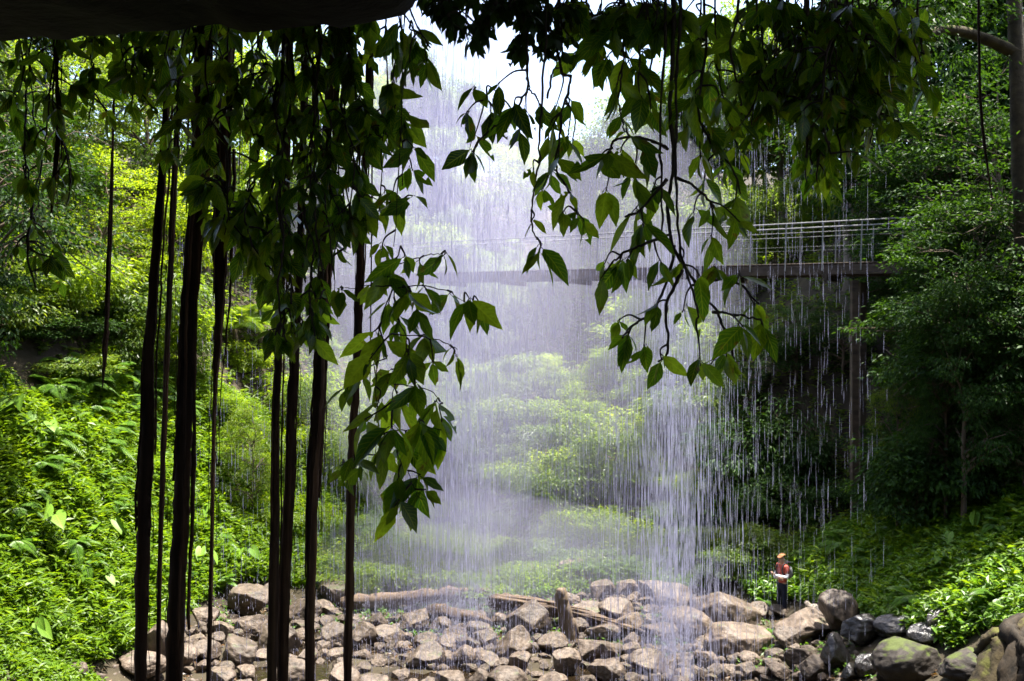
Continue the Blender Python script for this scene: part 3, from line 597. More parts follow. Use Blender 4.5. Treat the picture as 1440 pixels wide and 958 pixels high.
areas = [('brown boulder on the stony shore between the roots and the left log', 'boulders of the left shore', [(170,940),(290,880),(470,850),(490,935),(300,955)], 52),
         ('brown boulder in front of the two logs, in the falling spray', 'boulders in front of the logs', [(490,880),(680,880),(780,900),(790,962),(500,940)], 54),
         ('brown boulder on the pile around and right of the stump', 'boulders round the stump', [(800,820),(900,820),(960,860),(940,962),(800,940)], 56),
         ('brown boulder under the brightest stream, left of the slanting slab', 'boulders under the bright stream', [(900,880),(1000,850),(1010,962),(900,962)], 40),
         ('angular brown stone on the shore below the standing person', 'stones below the person', [(1010,930),(1160,900),(1170,962),(1010,962)], 24),
         ('brown boulder in the shallow water along the bottom edge of the view', 'boulders along the bottom edge', [(260,948),(1020,945),(1010,990),(300,990)], 34)]
for lab, grp, poly, n in areas:
    xs = [q[0] for q in poly]; ys = [q[1] for q in poly]; k = 0; tries = 0
    while k < n and tries < 4000:
        tries += 1; px = rb.uniform(min(xs), max(xs)); py = rb.uniform(min(ys), max(ys))
        if not in_poly(np.array([px]), np.array([py]), poly)[0]: continue
        w = rb.choice([32, 40, 48, 56, 66, 78] if tries < 150 else [18, 24, 30])*rb.uniform(.85, 1.15)
        if any(abs(px-a) < (w+c)*.33 and abs(py-w*.3-b) < (w+c)*.19 for a, b, c in taken): continue
        boulder(px, py, w, w*rb.uniform(.55, .8), lab, grp, tilt=.6); k += 1
    print(grp, k)

rs = np.random.default_rng(77); bm = bmesh.new(); bmesh.ops.create_icosphere(bm, subdivisions=2, radius=1); bv = np.array([v.co[:] for v in bm.verts]); bf = np.array([[v.index for v in f.verts] for f in bm.faces]); bm.free()
n = 4200; xs = rs.uniform(-12, 10, n); ys = rs.uniform(18.5, 27.5, n); zs = hgt(xs, ys); px = 720+F*xs/ys; py = 479-F*(zs-CAMZ)/ys
k = in_poly(px, py, [(110,915),(280,860),(470,850),(700,850),(800,815),(920,820),(1060,860),(1180,890),(1330,910),(1420,930),(1420,985),(1000,985),(900,945),(640,940),(420,955),(110,985)]); P = np.stack([xs, ys, zs], -1)[k]
sz = rs.uniform(.03, .085, (len(P), 1, 1))*rs.uniform(.6, 1.3, (len(P), 1, 3)); V = bv[None]*sz*(1+.16*rs.standard_normal((len(P), len(bv), 1)))+P[:, None]
tag(link('gravel', mesh_np('gravel', V.reshape(-1, 3), (np.arange(len(P))[:, None, None]*len(bv)+bf[None]).reshape(-1, 3), M['rock'])), 'small brown stones packed between the boulders', 'gravel', kind='stuff')

# ------------------------------------------------------------------ logs, stump, branch, gnarled roots
def log(name, label, pts, r0, r1, seed, cat='log', mat='log', stretch=None, parts=None):
    rs = np.random.default_rng(seed); P = smooth_path(pts, 10); P = P+np.stack([np.convolve(rs.normal(0, .05, len(P)+4), np.ones(5)/5, 'valid') for _ in range(3)], -1); o = empty(name, tuple(P[0])); tag(o, label, cat)
    g = Geo(); g.add(*tube(P-P[0], np.linspace(r0, r1, len(P))*np.interp(np.linspace(0,1,len(P)), [0,.04,.93,1], [.55,1,1,.35])*(1+.10*rs.standard_normal(len(P))), 16, .15, rs)); g.build('trunk', M[mat], o)
    return o, P
def on(px, py, lift=.0): p = hit(px, py); return p+np.array([0, 0, lift])
log('fallen_log', 'long straight brown log lying across the back of the boulders, left one of the two', [on(478,862,.3), on(560,858,.34), on(640,852,.36), on(690,850,.34)], .19, .14, 1)
o, P = log('fallen_log', 'weathered split log slanting down to the right past the stump', [on(690,868,.45), on(760,874,.4), on(830,888,.36), on(905,905,.3)], .24, .12, 2)
for k in range(6):   # torn splinters
    rs = np.random.default_rng(60+k); a = np.array([.05*k, -.15+rs.uniform(-.1, .1), .12+.05*rs.uniform(0, 1)]); d = (P[30]-P[0])*rs.uniform(.5, 1.0)
    g = Geo(); g.add(*tube(smooth_path([a, a+d*.5+rs.normal(0, .05, 3)+np.array([0,0,.05]), a+d+rs.normal(0, .08, 3)], 5), np.linspace(.06, .015, 11), 6, .1, rs)); g.build('splinter', M['log'], o)
log('fallen_log', 'short log poking from the low bushes above the stump', [on(800,822,.25), on(830,832,.25), on(862,842,.2)], .16, .12, 3)
log('fallen_log', 'flat driftwood log in the middle of the shore under the first log', [on(600,872,.25), on(640,880,.3), on(690,886,.25)], .2, .12, 5)
p = on(797, 905); o = empty('tree_stump', tuple(p)); tag(o, 'dark upright stump standing among the boulders at the split log', 'stump')
rs = np.random.default_rng(9); g = Geo(); Q = smooth_path([(.1,0,-.3),(.05,0,.2),(-.02,0,.7),(-.12,.02,1.15),(-.14,0,1.42)], 6); g.add(*tube(Q, np.interp(np.linspace(0,1,len(Q)), [0,.2,.8,1], [.30,.21,.17,.10]), 14, .12, rs)); g.build('trunk', M['bark'], o)
g = Geo(); g.add(*tube(smooth_path([(0,0,.7),(.18,-.05,.55),(.3,-.05,.2)], 5), np.linspace(.09,.05,11), 8, .1, rs)); g.build('root_spur', M['bark'], o)
o, P = log('broken_branch', 'broken grey branch stub lying behind the broad pale boulder', [on(1132,862,.3), on(1150,872,.22), on(1180,876,.15)], .07, .12, 4, 'branch', 'palebark')
# gnarled mass bottom right corner
p = on(1440, 950); o = empty('gnarled_roots', tuple(p)); tag(o, 'gnarled dark tree roots with yellow mossy tops filling the bottom right corner', 'tree roots')
for k, pts in enumerate([[(1375,985,16.0),(1395,930,16.2),(1440,880,16.3),(1480,870,16.6)],[(1420,990,15.6),(1425,935,15.8),(1450,890,16),(1490,860,16.4)],[(1400,985,15.8),(1410,905,16.2),(1395,900,16.4),(1378,920,16.6)],[(1450,990,15.4),(1455,930,15.5),(1440,910,15.8),(1420,885,16.2),(1440,870,16.5)]]):
    rs = np.random.default_rng(70+k); Q = smooth_path([at(*q) for q in pts], 8); g = Geo(); g.add(*tube(Q-p, np.linspace(.24, .13, len(Q)), 12, .16, rs)); g.build('root_limb', M['mossbark'] if k in (0, 2) else M['darkroot'], o)

# ------------------------------------------------------------------ hanging roots in front
def zroof(p): return float(zu(p[0], p[1]))+.25
def hroot(label, pts, Y, r, seed, strands=5, tip=None, name='hanging_root', group=None):
    """bundle of twisted aerial roots; pts = pixels from top to bottom; r in photo pixels (half width)"""
    rs = np.random.default_rng(seed+300); W = [at(px, py, Y) for px, py in pts]
    top = W[0].copy(); top[2] = zroof(top); 
    if top[2] > W[0][2]+.1: W.insert(0, top); r = [r[0]]+list(r)
    Q = smooth_path(W, 16); rr = np.interp(np.linspace(0, 1, len(Q)), np.linspace(0, 1, len(r)), r)/F*Y*.9
    wob = np.stack([np.convolve(rs.normal(0, 1, len(Q)+20), np.ones(21)/13, 'valid') for _ in range(2)], -1); Q[:, :2] += wob*rr[:, None]*.45
    o = empty(name, tuple(Q[0])); tag(o, label, 'hanging root', group)
    g = Geo(); g.add(*tube(Q-Q[0], rr*.82*(1+.05*rs.standard_normal(len(Q))), 14, .10, rs)); g.build('main_root', M['root'], o)
    g = Geo()
    for k in range(strands):
        ph = rs.uniform(0, 6.28); tw = rs.uniform(-2.5, 2.5); s = np.linspace(0, 1, len(Q)); a0 = int(rs.uniform(0, .35)*len(Q)); a1 = int(rs.uniform(.6, 1)*len(Q)); a = ph+tw*s
        off = np.stack([np.cos(a), np.sin(a), 0*a], -1)*(rr*rs.uniform(.8, 1.15))[:, None]+np.cumsum(rs.normal(0, .0012, (len(Q), 3)), 0)*np.array([1, 1, 0])
        q = (Q+off-Q[0])[a0:a1]
        if len(q) > 4: g.add(*tube(q, np.linspace(.30, .14, len(q))*rr[a0:a1], 6, .12, rs))
    for k in range(strands*4):    # frayed hairs
        i = rs.integers(5, len(Q)-6); a = rs.uniform(0, 6.28); st = Q[i]-Q[0]+np.array([math.cos(a), math.sin(a), 0])*rr[i]; L = rs.uniform(.1, .4)
        g.add(*tube(smooth_path([st, st+np.array([math.cos(a)*.012, math.sin(a)*.012, -L*.4]), st+np.array([math.cos(a)*.008, math.sin(a)*.008, -L])], 3), .0022, 4))
    if strands > 1: g.build('root_strands', M['root'], o)
B = 1030
hroot('leftmost of the thick dark hanging roots, reaching the bottom left', [(246,-20),(236,120),(226,280),(215,450),(206,640),(200,800),(198,B)], 5.0, [4,5,7,9,11,12,10], 1)
hroot('slim reddish hanging root between the two thick roots on the left', [(262,-20),(252,150),(246,280),(238,440),(229,640),(224,820),(220,B)], 5.2, [3,4,6,5,5,4,4], 2, 3)
hroot('thickest brown hanging root with shredded bark, third from the left', [(292,-20),(286,100),(280,230),(270,420),(259,600),(252,780),(240,B)], 4.8, [12,13,14,13,14,16,17], 3, 9)
hroot('pale frayed hanging root that thins to a cord, right of the thickest root', [(322,20),(316,190),(312,330),(308,430),(303,560),(299,720),(290,B)], 6.0, [9,10,11,8,3.5,3.5,4], 4, 8)
hroot('left one of the close pair of dark roots in the middle', [(408,-20),(402,200),(396,400),(390,560),(385,760),(380,B)], 4.9, [5,5,6,7,9,9], 5, 4)
hroot('right one of the close pair of dark roots in the middle', [(428,-20),(424,200),(418,400),(410,560),(404,760),(398,B)], 5.1, [6,6,7,9,10,9], 6, 5)
hroot('thick straight dark root right of the close pair', [(470,-20),(462,180),(454,360),(449,520),(443,720),(435,B)], 5.0, [6,7,9,9,10,8], 7, 5)
hroot('slim dark root fused to the thick straight root, on its right side', [(478,-20),(472,180),(466,330),(461,450),(455,560),(448,700)], 5.05, [4,4,5,5,5,3], 8, 3)
hroot('rightmost thick dark root, behind the leafy hanging vine', [(522,-20),(514,180),(508,330),(502,500),(495,700),(488,B)], 5.3, [5,5,6,7,8,7], 9, 4)
hroot('short dark root that ends in a swollen spindle before the ferns', [(162,60),(158,200),(155,345),(151,440),(148,490),(144,545)], 6.0, [1.5,2,4,3.5,5,1], 10, 2)
hroot('thin twisted root dangling through the left foliage', [(85,-20),(80,100),(82,180),(76,260),(72,300)], 4.2, [3,3,5,4,2], 11, 3)
for i, (px, b, Y) in enumerate([(262,300,5.4),(300,420,5.6),(336,260,5.8),(350,330,5.5),(436,420,5.2),(520,560,6.0)]):
    hroot('thread-thin brown root dangling among the thick roots', [(px+5,-20),(px+3,b*.5),(px,b)], Y, [1.6,1.5,1.0], 20+i, 1, group='thread-thin roots')
hroot('thin dark root dangling in the shade at the far right', [(1376,-20),(1378,130),(1384,200),(1395,280)], 6.0, [2,2.4,2.6,1], 30, 1)

# ------------------------------------------------------------------ leafy vines
def vine(label, stems, whorls, Y=3.5, sr=2.2, leaf=50, seed=0, name='hanging_vine', group=None, jit=.2, cat='vine', kmin=3, kmax=6, wid=.41, mat='vine_leaf', hang=True):
    """stems: pixel polylines; whorls: (px,py[,k[,leaf px]]) leaf clusters joined to the nearest stem point by a twig"""
    rs = np.random.default_rng(seed+500); g = Geo(); SP = []
    o = None
    for si, st in enumerate(stems):
        yo = rs.uniform(-jit, jit)*.6
        W = [at(px+rs.normal(0, 1.5), py, Y+yo+.10*rs.standard_normal()) for px, py in st]
        if si == 0 or st[0][1] <= 0:
            if st[0][1] <= 5:
                top = W[0].copy(); top[2] = zroof(top)
                if top[2] > W[0][2]+.05: W.insert(0, top)
        Q = smooth_path(W, 8); Q += np.cumsum(rs.normal(0, .003, Q.shape), 0)-np.linspace(0, 1, len(Q))[:, None]*0
        if o is None: o = empty(name, tuple(Q[0])); tag(o, label, cat, group); O = Q[0].copy()
        r = np.linspace(sr, sr*.55, len(Q))/F*Y*(1 if si == 0 else .75)
        g.add(*tube(Q-O, r*(1+.12*rs.standard_normal(len(Q))), 6)); SP.append(Q)
    AP = np.vstack(SP); AP = AP[AP[:, 2] < CAMZ+.45*Y]
    Ps, Ds, Ns, Ls = [], [], [], []
    for w in whorls:
        px, py = w[0], w[1]; k = w[2] if len(w) > 2 and w[2] else rs.integers(kmin, kmax+1); lp = w[3] if len(w) > 3 else leaf
        e = at(px, py, Y+rs.uniform(-jit, jit)); d2 = np.linalg.norm((AP-e)*np.array([1, .5, .8])+np.array([0, 0, -.05]), axis=1); a = AP[np.argmin(d2)]
        v = e-a; dist = np.linalg.norm(v)
        if dist > .02:
            midp = (a+e)/2+np.array([0, 0, .12*dist])+rs.normal(0, .05*dist+.003, 3)
            Q = smooth_path([a, midp, e], 5); g.add(*tube(Q-O, np.linspace(1.7, .8, len(Q))/F*Y, 5))
            td = unit((Q[-1]-Q[-2])[None])[0]
        else: td = np.array([0, 0, -1.])
        az0 = rs.uniform(0, 6.28)
        for j in range(k):
            az = az0+6.283*j/k+rs.uniform(-.4, .4); side = np.array([math.cos(az), math.sin(az)*.7, 0])
            spread = rs.uniform(.2, 1.5)
            d = np.array([0, 0, -1.])*(.72 if hang else .25)+side*spread+td*.45
            back = rs.uniform(0, .035)
            Ps.append(e-td*back+rs.normal(0, .004, 3)); Ds.append(d)
            nn_ = np.array([0, -.35, .45])+np.array([side[0], side[1], 0])*.6+rs.standard_normal(3)*.8; Ns.append(nn_); Ls.append(.97*lp/F*Y*rs.uniform(.5, 1.25))
    if Ps:
        P = np.array(Ps)-O; Ln = np.array(Ls); D = np.array(Ds)
        pet = P+unit(D)*.012
        for a, b in zip(P, pet): g.add(*tube(np.array([a, (a+b)/2, b]), .0016, 4))
        V, Fc, uv = leaf_fine(pet, D, np.array(Ns), Ln, Ln*rs.uniform(wid*.85, wid*1.2, len(Ln)), rs.uniform(-.02, .30, len(Ln)), rs)
        link('foliage', mesh_np('vine_foliage', V, Fc, M[mat], uv), o)
    g.build('stem', M['stem'], o)
    return o
# vine A: the full leafy vine in the centre left
vine('bushy dark-leaved vine hanging from a thin cord in front of the rightmost root', [[(572,-20),(569,150),(563,345)],[(563,345),(558,380),(552,430),(560,470),(548,520),(542,560),(540,610),(560,660),(575,695)],[(556,400),(535,470),(530,560),(528,640)],[(558,372),(600,360),(625,358)],[(556,405),(620,405),(665,418)],[(556,470),(610,478),(640,492)],[(545,540),(600,555),(620,575)],[(540,610),(590,600),(620,600)],[(553,400),(515,400),(480,408)],[(545,500),(510,520),(490,540)],[(530,640),(500,645),(482,655)]],
     [(536,352,4,34),(568,362,3),(590,372,4),(625,358,4),(545,390,4),(575,412,5),(600,408,3,44),(632,412,3,44),(660,420,4,50),(678,432,2,44),(520,402,3),(480,408,4,36),(546,430,5),(588,440,4,46),(560,455,5,58),(598,470,4,62),(540,480,4),(520,470,3),(640,498,4,44),(610,512,3,40),(575,500,4,50),(550,520,5,60),(500,528,3,42),(520,505,3),(490,545,3,40),(585,548,4,46),(612,566,4,56),(560,560,5,62),(530,572,4,60),(622,592,4,58),(590,590,5,64),(550,602,5,60),(512,590,3,46),(570,628,5,62),(608,618,4,58),(535,640,4),(498,640,3,44),(482,658,3,42),(510,660,3,40),(560,678,4,56),(592,668,4,54),(555,712,3,48),(575,705,4,52),(600,688,3,52)], 3.3, 1.3, 52, 1)
# vine B..: right of centre
vine('vine with a curved twig reaching left and leaves fanned against the mist', [[(735,-20),(736,60),(739,110),(722,145),(690,165),(668,185),(664,215)],[(739,110),(748,130),(760,150)],[(700,158),(690,140),(668,122)]],
     [(668,124,3,40),(700,118,2,36),(656,158,4,44),(668,190,3,44),(664,214,5,48),(690,160,3,48),(722,152,4,50),(740,158,3,44),(760,150,4,46),(728,190,4,40),(702,132,3,34)], 3.5, 2.2, 46, 2, kmin=3)
vine('slender straight vine ending in one large hanging tuft of leaves', [[(765,-20),(762,110),(758,200),(752,280),(746,330),(758,352)]], [(746,312,2,42),(758,352,5,58),(750,240,2,34)], 3.4, 2.0, 50, 3)
vine('looping vine with many small drooping leaves above the footbridge', [[(790,-20),(792,90),(802,110),(790,140),(782,190),(778,235),(800,270),(812,298)],[(770,140),(776,100),(790,95)]],
     [(782,150,4,42),(800,150,3,40),(776,180,4,44),(798,195,4,48),(770,200,3,46),(805,200,3,42),(785,225,4,44),(775,245,5,48),(762,268,3,42),(800,272,4,46),(812,300,4,42),(822,310,3,38),(790,300,3,36)], 3.7, 2.4, 44, 4)
vine('longest vine, a rope of stems that forks low in front of the falling water', [[(948,-20),(946,120),(942,220),(938,300),(948,350),(975,400),(1002,440),(1018,478),(1022,500)],[(955,-20),(953,140),(950,260),(960,350),(985,420),(988,460)],[(938,-20),(936,140),(934,260),(940,330)],[(940,330),(905,345),(880,358),(868,375)],[(948,345),(930,420),(918,445),(886,462),(880,478)],[(960,380),(935,430),(940,490),(925,510)],[(975,400),(1010,392),(1040,400),(1062,428)],[(1002,440),(1040,448),(1068,450)],[(938,210),(900,195),(868,200),(855,215)],[(938,250),(900,290),(888,300)],[(950,250),(985,275),(1003,300)]],
     [(855,215,4,56),(838,226,2,60),(872,215,3,54),(852,270,3,56),(888,250,4,56),(905,210,3,50),(880,180,3,46),(888,300,4,54),(905,320,4,54),(870,372,5,46),(850,372,3,52),(880,368,3,46),(845,392,2,42),(868,452,3,30),(918,432,4,36),(882,476,5,50),(905,490,4,40),(930,505,4,40),(958,372,3,44),(985,390,2,62),(1005,375,4,44),(1003,298,4,52),(1025,292,3,46),(1040,312,2,40),(1040,380,4,46),(1062,430,3,54),(1045,460,5,52),(1070,462,4,48),(1022,502,5,44),(1000,512,3,40),(985,515,3,36),(960,440,4,42),(930,370,3,40),(1000,340,3,46),(920,270,4,50),(975,300,3,44)], 3.4, 3.2, 48, 5)
vine('vine of paired hanging leaves left of the thick rope of stems', [[(878,-20),(880,60),(874,110),(870,160),(880,185)],[(905,-20),(902,50),(898,100)]], [(868,120,4,52),(850,85,3,50),(880,90,3,52),(898,95,4,54),(835,80,4,52),(872,165,4,42),(900,135,3,48),(860,40,4,50),(890,30,5,50),(838,30,3,48),(915,150,3,46)], 3.6, 2, 50, 6)
vine('leafy vine just right of the thick rope of stems', [[(985,-20),(982,80),(978,150),(1000,200),(1025,235),(1035,275)],[(1010,-20),(1012,60),(1020,120),(1030,170)]],
     [(975,60,5,56),(995,100,4,56),(978,140,4,56),(965,180,3,50),(1000,190,4,52),(1012,140,4,50),(1030,180,4,50),(1022,235,4,50),(1040,215,3,46),(985,225,4,50),(1035,280,3,50),(1045,110,4,50),(1020,60,5,54),(1010,20,5,56),(960,20,4,54),(1050,60,4,50),(965,110,4,50),(990,255,3,46)], 3.6, 2.2, 52, 7)
def mass(label, x0, x1, ytop, ybot, n, Y, seed, leaf=46, stems=3, group=None, gap=.0, **kw):
    """dense curtain: several hanging stems with clusters; ybot may be a function of px"""
    r = random.Random(seed); ss = []; wh = []
    for k in range(stems):
        x = x0+(x1-x0)*(k+.5)/stems+r.uniform(-8, 8); yb = ybot(x) if callable(ybot) else ybot
        p = [(x, ytop)]; y = ytop; 
        while y < yb-60: y += r.uniform(50, 90); p.append((x+r.uniform(-14, 14), min(y, yb-20)))
        if len(p) < 2: p.append((x+5, yb))
        ss.append(p)
    for k in range(n):
        x = r.uniform(x0-10, x1+10); yb = ybot(x) if callable(ybot) else ybot; y = ytop+20+(yb-ytop-40)*r.random()**.9
        wh.append((x, y, None, leaf*r.uniform(.6, 1.15)))
    return vine(label, ss, wh, Y, kw.pop('sr', 2), leaf, seed, group=group, **kw)
# left curtain
mass('sparse light-green vine at the top left, near the low rock edge', 40, 100, -10, 300, 26, 4.2, 41, 36, 3)
mass('sparse vine of small leaves hanging before the sunlit trees', 110, 215, -10, 190, 34, 4.4, 42, 34, 4)
mass('low tuft of vine leaves at the far left below the sparse vine', 30, 80, 280, 430, 9, 5.0, 43, 30, 1)
mass('vine with bright back-lit leaves between the thick roots on the left', 240, 310, -10, 265, 22, 4.0, 44, 46, 2)
mass('dark leafy vine above the pale frayed root', 300, 380, -10, 215, 46, 3.8, 45, 40, 4)
mass('deepest part of the dark leaf curtain, trailing lowest over the close pair of roots', 380, 440, -10, lambda x: 500, 86, 3.5, 46, 40, 6, sr=3)
mass('dark vine left of the deepest curtain, leaf tips pointing at the thickest root', 295, 385, 210, lambda x: 330+1.1*(x-300), 30, 3.6, 47, 54, 2)
mass('dark leaf curtain right of the deepest part, above the thick straight root', 430, 500, -10, lambda x: 440-1.4*(x-430), 66, 3.6, 48, 42, 5, sr=2.6)
mass('leafy vine with pale back-lit tips beside the thin cord', 495, 575, -10, lambda x: 330-.6*(x-495), 36, 3.7, 49, 50, 3)
vine('small spray of bright leaves under the rock edge beside the sky gap', [[(560,-20),(575,40),(600,80)],[(575,40),(590,50),(602,62)]], [(600,85,4,40),(585,60,4,40),(565,40,4,44),(598,50,3,36),(575,95,4,40)], 3.3, 1.6, 42, 50)
vine('small leaf tuft tucked right of the dark curtain at mid height', [[(500,200),(505,260),(520,280),(560,285)]], [(560,282,4,40),(520,282,4,42),(505,240,4,46),(535,300,3,40),(500,300,4,40),(580,275,2,44)], 3.6, 1.4, 42, 51)
# top middle and right masses
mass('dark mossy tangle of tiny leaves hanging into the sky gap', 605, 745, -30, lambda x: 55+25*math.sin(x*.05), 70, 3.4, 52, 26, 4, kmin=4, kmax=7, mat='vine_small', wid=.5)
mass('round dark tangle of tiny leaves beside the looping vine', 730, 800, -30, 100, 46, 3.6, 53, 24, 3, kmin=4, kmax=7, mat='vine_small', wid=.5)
mass('dark leaf cluster at the top between the two sky gaps', 800, 950, -20, lambda x: 62+12*math.sin(x*.1), 58, 3.7, 54, 46, 5)
mass('dark leaf mass at the top right of the rope of stems', 1040, 1130, -20, 215, 48, 3.6, 55, 40, 5)
mass('darkest leaf mass at the upper right, above the footbridge', 1120, 1200, -20, 245, 60, 3.5, 56, 38, 6, sr=3)
mass('right end of the dark leaf mass, with broad bright lower leaves', 1195, 1262, -20, 215, 36, 3.6, 57, 50, 3)
vine('short vine with one hanging tuft right of the dark leaf mass', [[(1285,-20),(1287,60),(1292,85)]], [(1292,85,5,44),(1285,30,4,46),(1275,10,4,44)], 3.8, 1.8, 44, 58)
mass('small drooping leaf tuft hanging under the dark mass before the pale trunk', 1115, 1170, 200, 275, 10, 3.7, 59, 36, 2)
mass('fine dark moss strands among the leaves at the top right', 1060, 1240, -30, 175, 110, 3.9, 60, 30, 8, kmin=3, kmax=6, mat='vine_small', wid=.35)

mass('full spray of overlapping leaves above the fork of the thick rope of stems', 900, 1000, -20, 200, 20, 3.8, 61, 46, 3)
mass('leaf spray filling the top of the sky gap right of the looping vine', 800, 880, -20, 120, 9, 3.9, 62, 46, 2)
mass('ragged outer leaves trailing below the dark mass, nearest to the mossy limb', 1240, 1300, -20, 150, 20, 4.0, 63, 46, 2)
mass('dark leaves crowding the top left corner under the rock edge', -30, 60, 0, 200, 34, 4.5, 64, 36, 3)
mass('dark leaves between the sparse vine and the thick roots', 170, 250, 0, 130, 24, 4.4, 65, 38, 3)
# ------------------------------------------------------------------ footbridge
E0 = np.array([16.2, 22.8, 10.2]); E1 = np.array([-12.7, 43.4, 11.15])
ax_ = E1-E0; Lb = np.linalg.norm(ax_); ux = ax_/Lb; uy = np.cross([0, 0, 1.], ux); uy /= np.linalg.norm(uy); uz = np.cross(ux, uy); RB = np.stack([ux, uy, uz], 1)
fb = empty('footbridge', tuple(E0)); tag(fb, 'narrow timber footbridge with steel rails crossing the gully behind the falling water', 'footbridge')
def bl(s, y, z): return ux*s+uy*y+uz*z
W2 = .65
g = Geo()
for s in np.arange(.1, Lb, .16): box(g, bl(s, 0, 0), (.14, 2*W2+.1, .05), RB)
g.build('deck', M['timber'], fb)
for sy in (-1, 1):
    g = Geo(); box(g, bl(Lb/2, sy*W2, -.19), (Lb, .12, .30), RB); g.build('side_beam', M['timber'], fb, False)
    g = Geo(); g.add(*tube(np.array([bl(s, sy*W2, 1.30) for s in np.linspace(0, Lb, 40)]), .026, 8)); g.build('handrail', M['steel'], fb)
    for z in (1.0, .55):
        g = Geo(); g.add(*tube(np.array([bl(s, sy*W2, z) for s in np.linspace(0, Lb, 40)]), (.011 if z == 1.0 else .004), 6)); g.build('rail_wire', M['steel'], fb)
    for s in np.arange(.6, Lb, 1.15):
        g = Geo(); box(g, bl(s, sy*(W2+.095), .54), (.035, .03, 1.52), RB); g.build('rail_post', M['steel'], fb, False)
for s in np.arange(1.2, Lb, 3.1):
    g = Geo(); box(g, bl(s, 0, -.43), (.14, 1.6, .16), RB); g.build('cross_beam', M['timber'], fb, False)
for s in (6.6,):
    q = E0+bl(s, 0, 0); zb = hz(q[0], q[1])-q[2]
    for sy in (-.5, .5):
        g = Geo(); a = bl(s, sy, 0); box(g, a+np.array([0, 0, (zb-.62)/2]), (.20, .20, -zb-.45)); g.build('pier_post', M['timber'], fb, False)

# ------------------------------------------------------------------ person and backpack
def plain(name, c, rough=.8, spec=.3):
    return solid_mat(name, [(.3, tuple(v*.8 for v in c)), (.7, c)], 20, rough, .15, dist=.01, spec=spec)
SK = plain('skin', (.50,.30,.20), .5); SH = plain('red_shirt', (.62,.13,.09)); WH = plain('white_sleeve', (.75,.74,.74)); TR = plain('navy_trousers', (.014,.018,.04)); CP = plain('tan_cap', (.32,.15,.06)); SHO = plain('shoes', (.03,.025,.02)); BP = plain('backpack_grey', (.24,.245,.25)); BPD = plain('backpack_dark', (.02,.022,.026))
def skin(name, verts, edges, radii, mat, parent, sub=2):
    me = bpy.data.meshes.new(name); me.from_pydata(verts, edges, []); o = bpy.data.objects.new(name, me); C.objects.link(o)
    m = o.modifiers.new('s', 'SKIN'); m.use_smooth_shade = True
    for i, r in enumerate(radii): me.skin_vertices[0].data[i].radius = r if isinstance(r, tuple) else (r, r)
    me.skin_vertices[0].data[0].use_root = True
    o.modifiers.new('ss', 'SUBSURF').levels = sub; o.modifiers['ss'].render_levels = sub
    dg = bpy.context.evaluated_depsgraph_get(); me2 = bpy.data.meshes.new_from_object(o.evaluated_get(dg)); me2.materials.clear(); me2.materials.append(mat)
    for p in me2.polygons: p.use_smooth = True
    bpy.data.objects.remove(o); return link(name, me2, parent)
feet = hit(1100, 866)
per = empty('person', (feet[0], feet[1], feet[2]+.06), R(-66)); tag(per, 'person in a red shirt, cap and dark trousers standing with arms folded, wearing a backpack', 'person')
per.scale = (.96,)*3
# body: front is -y; one continuous skin surface
V = [(0,0,.95),(0,.01,1.10),(0,.01,1.27),(0,.015,1.41),(0,.0,1.49),(0,-.01,1.56),(0,-.015,1.64),(0,-.01,1.70),(0,-.115,1.60),
     (.17,.015,1.41),(.25,-.03,1.14),(.05,-.24,1.16),(-.10,-.23,1.18),(-.17,.015,1.41),(-.25,-.03,1.12),(-.05,-.22,1.10),(.10,-.25,1.10),
     (.09,0,.90),(.10,-.01,.50),(.10,.02,.09),(.115,-.13,.045),(-.09,0,.90),(-.11,-.02,.50),(-.12,.02,.09),(-.14,-.13,.045)]
E = [(0,1),(1,2),(2,3),(3,4),(4,5),(5,6),(6,7),(5,8),(3,9),(9,10),(10,11),(11,12),(3,13),(13,14),(14,15),(15,16),(0,17),(17,18),(18,19),(19,20),(0,21),(21,22),(22,23),(23,24)]
rr = [(.105,.07),(.105,.07),(.115,.075),(.10,.065),.05,.075,.088,.06,.018,.055,.043,.032,.03,.055,.043,.032,.03,.085,.06,.042,.032,.085,.06,.042,.032]
skin('body', V, E, rr, SK, per)
for sg in (1, -1):   # hands: palm and five fingers folded round the opposite arm
    h = np.array([-.12*sg, -.235, 1.18 if sg > 0 else 1.10]); fv = [tuple(h), tuple(h+np.array([-.06*sg, .01, 0]))]; fe = [(0, 1)]; fr = [.028, .030]
    for k in range(4):
        b = h+np.array([-.075*sg, .0, .03-.02*k]); n = len(fv); l = (.9, 1, .95, .75)[k]
        fv += [tuple(b), tuple(b+np.array([-.04*sg*l, .015, -.004])), tuple(b+np.array([-.06*sg*l, .045, -.006]))]; fe += [(1, n), (n, n+1), (n+1, n+2)]; fr += [.010, .009, .008]
    n = len(fv); fv += [tuple(h+np.array([-.02*sg, -.01, .03])), tuple(h+np.array([-.05*sg, -.015, .06]))]; fe += [(0, n), (n, n+1)]; fr += [.011, .009]
    skin('hand', fv, fe, fr, SK, per, 1)
skin('shirt', [(0,.01,.86),(0,.01,1.04),(0,.012,1.27),(0,.015,1.41),(0,.01,1.47),(.17,.015,1.41),(.225,-.01,1.24),(-.17,.015,1.41),(-.225,-.01,1.24)], [(0,1),(1,2),(2,3),(3,4),(3,5),(5,6),(3,7),(7,8)], [(.165,.125),(.16,.118),(.175,.125),(.145,.10),.062,.075,.066,.075,.066], SH, per)
skin('sleeve', [(.22,-.005,1.24),(.255,-.04,1.13),(.06,-.25,1.16),(-.02,-.25,1.17)], [(0,1),(1,2),(2,3)], [.052,.052,.044,.042], WH, per)
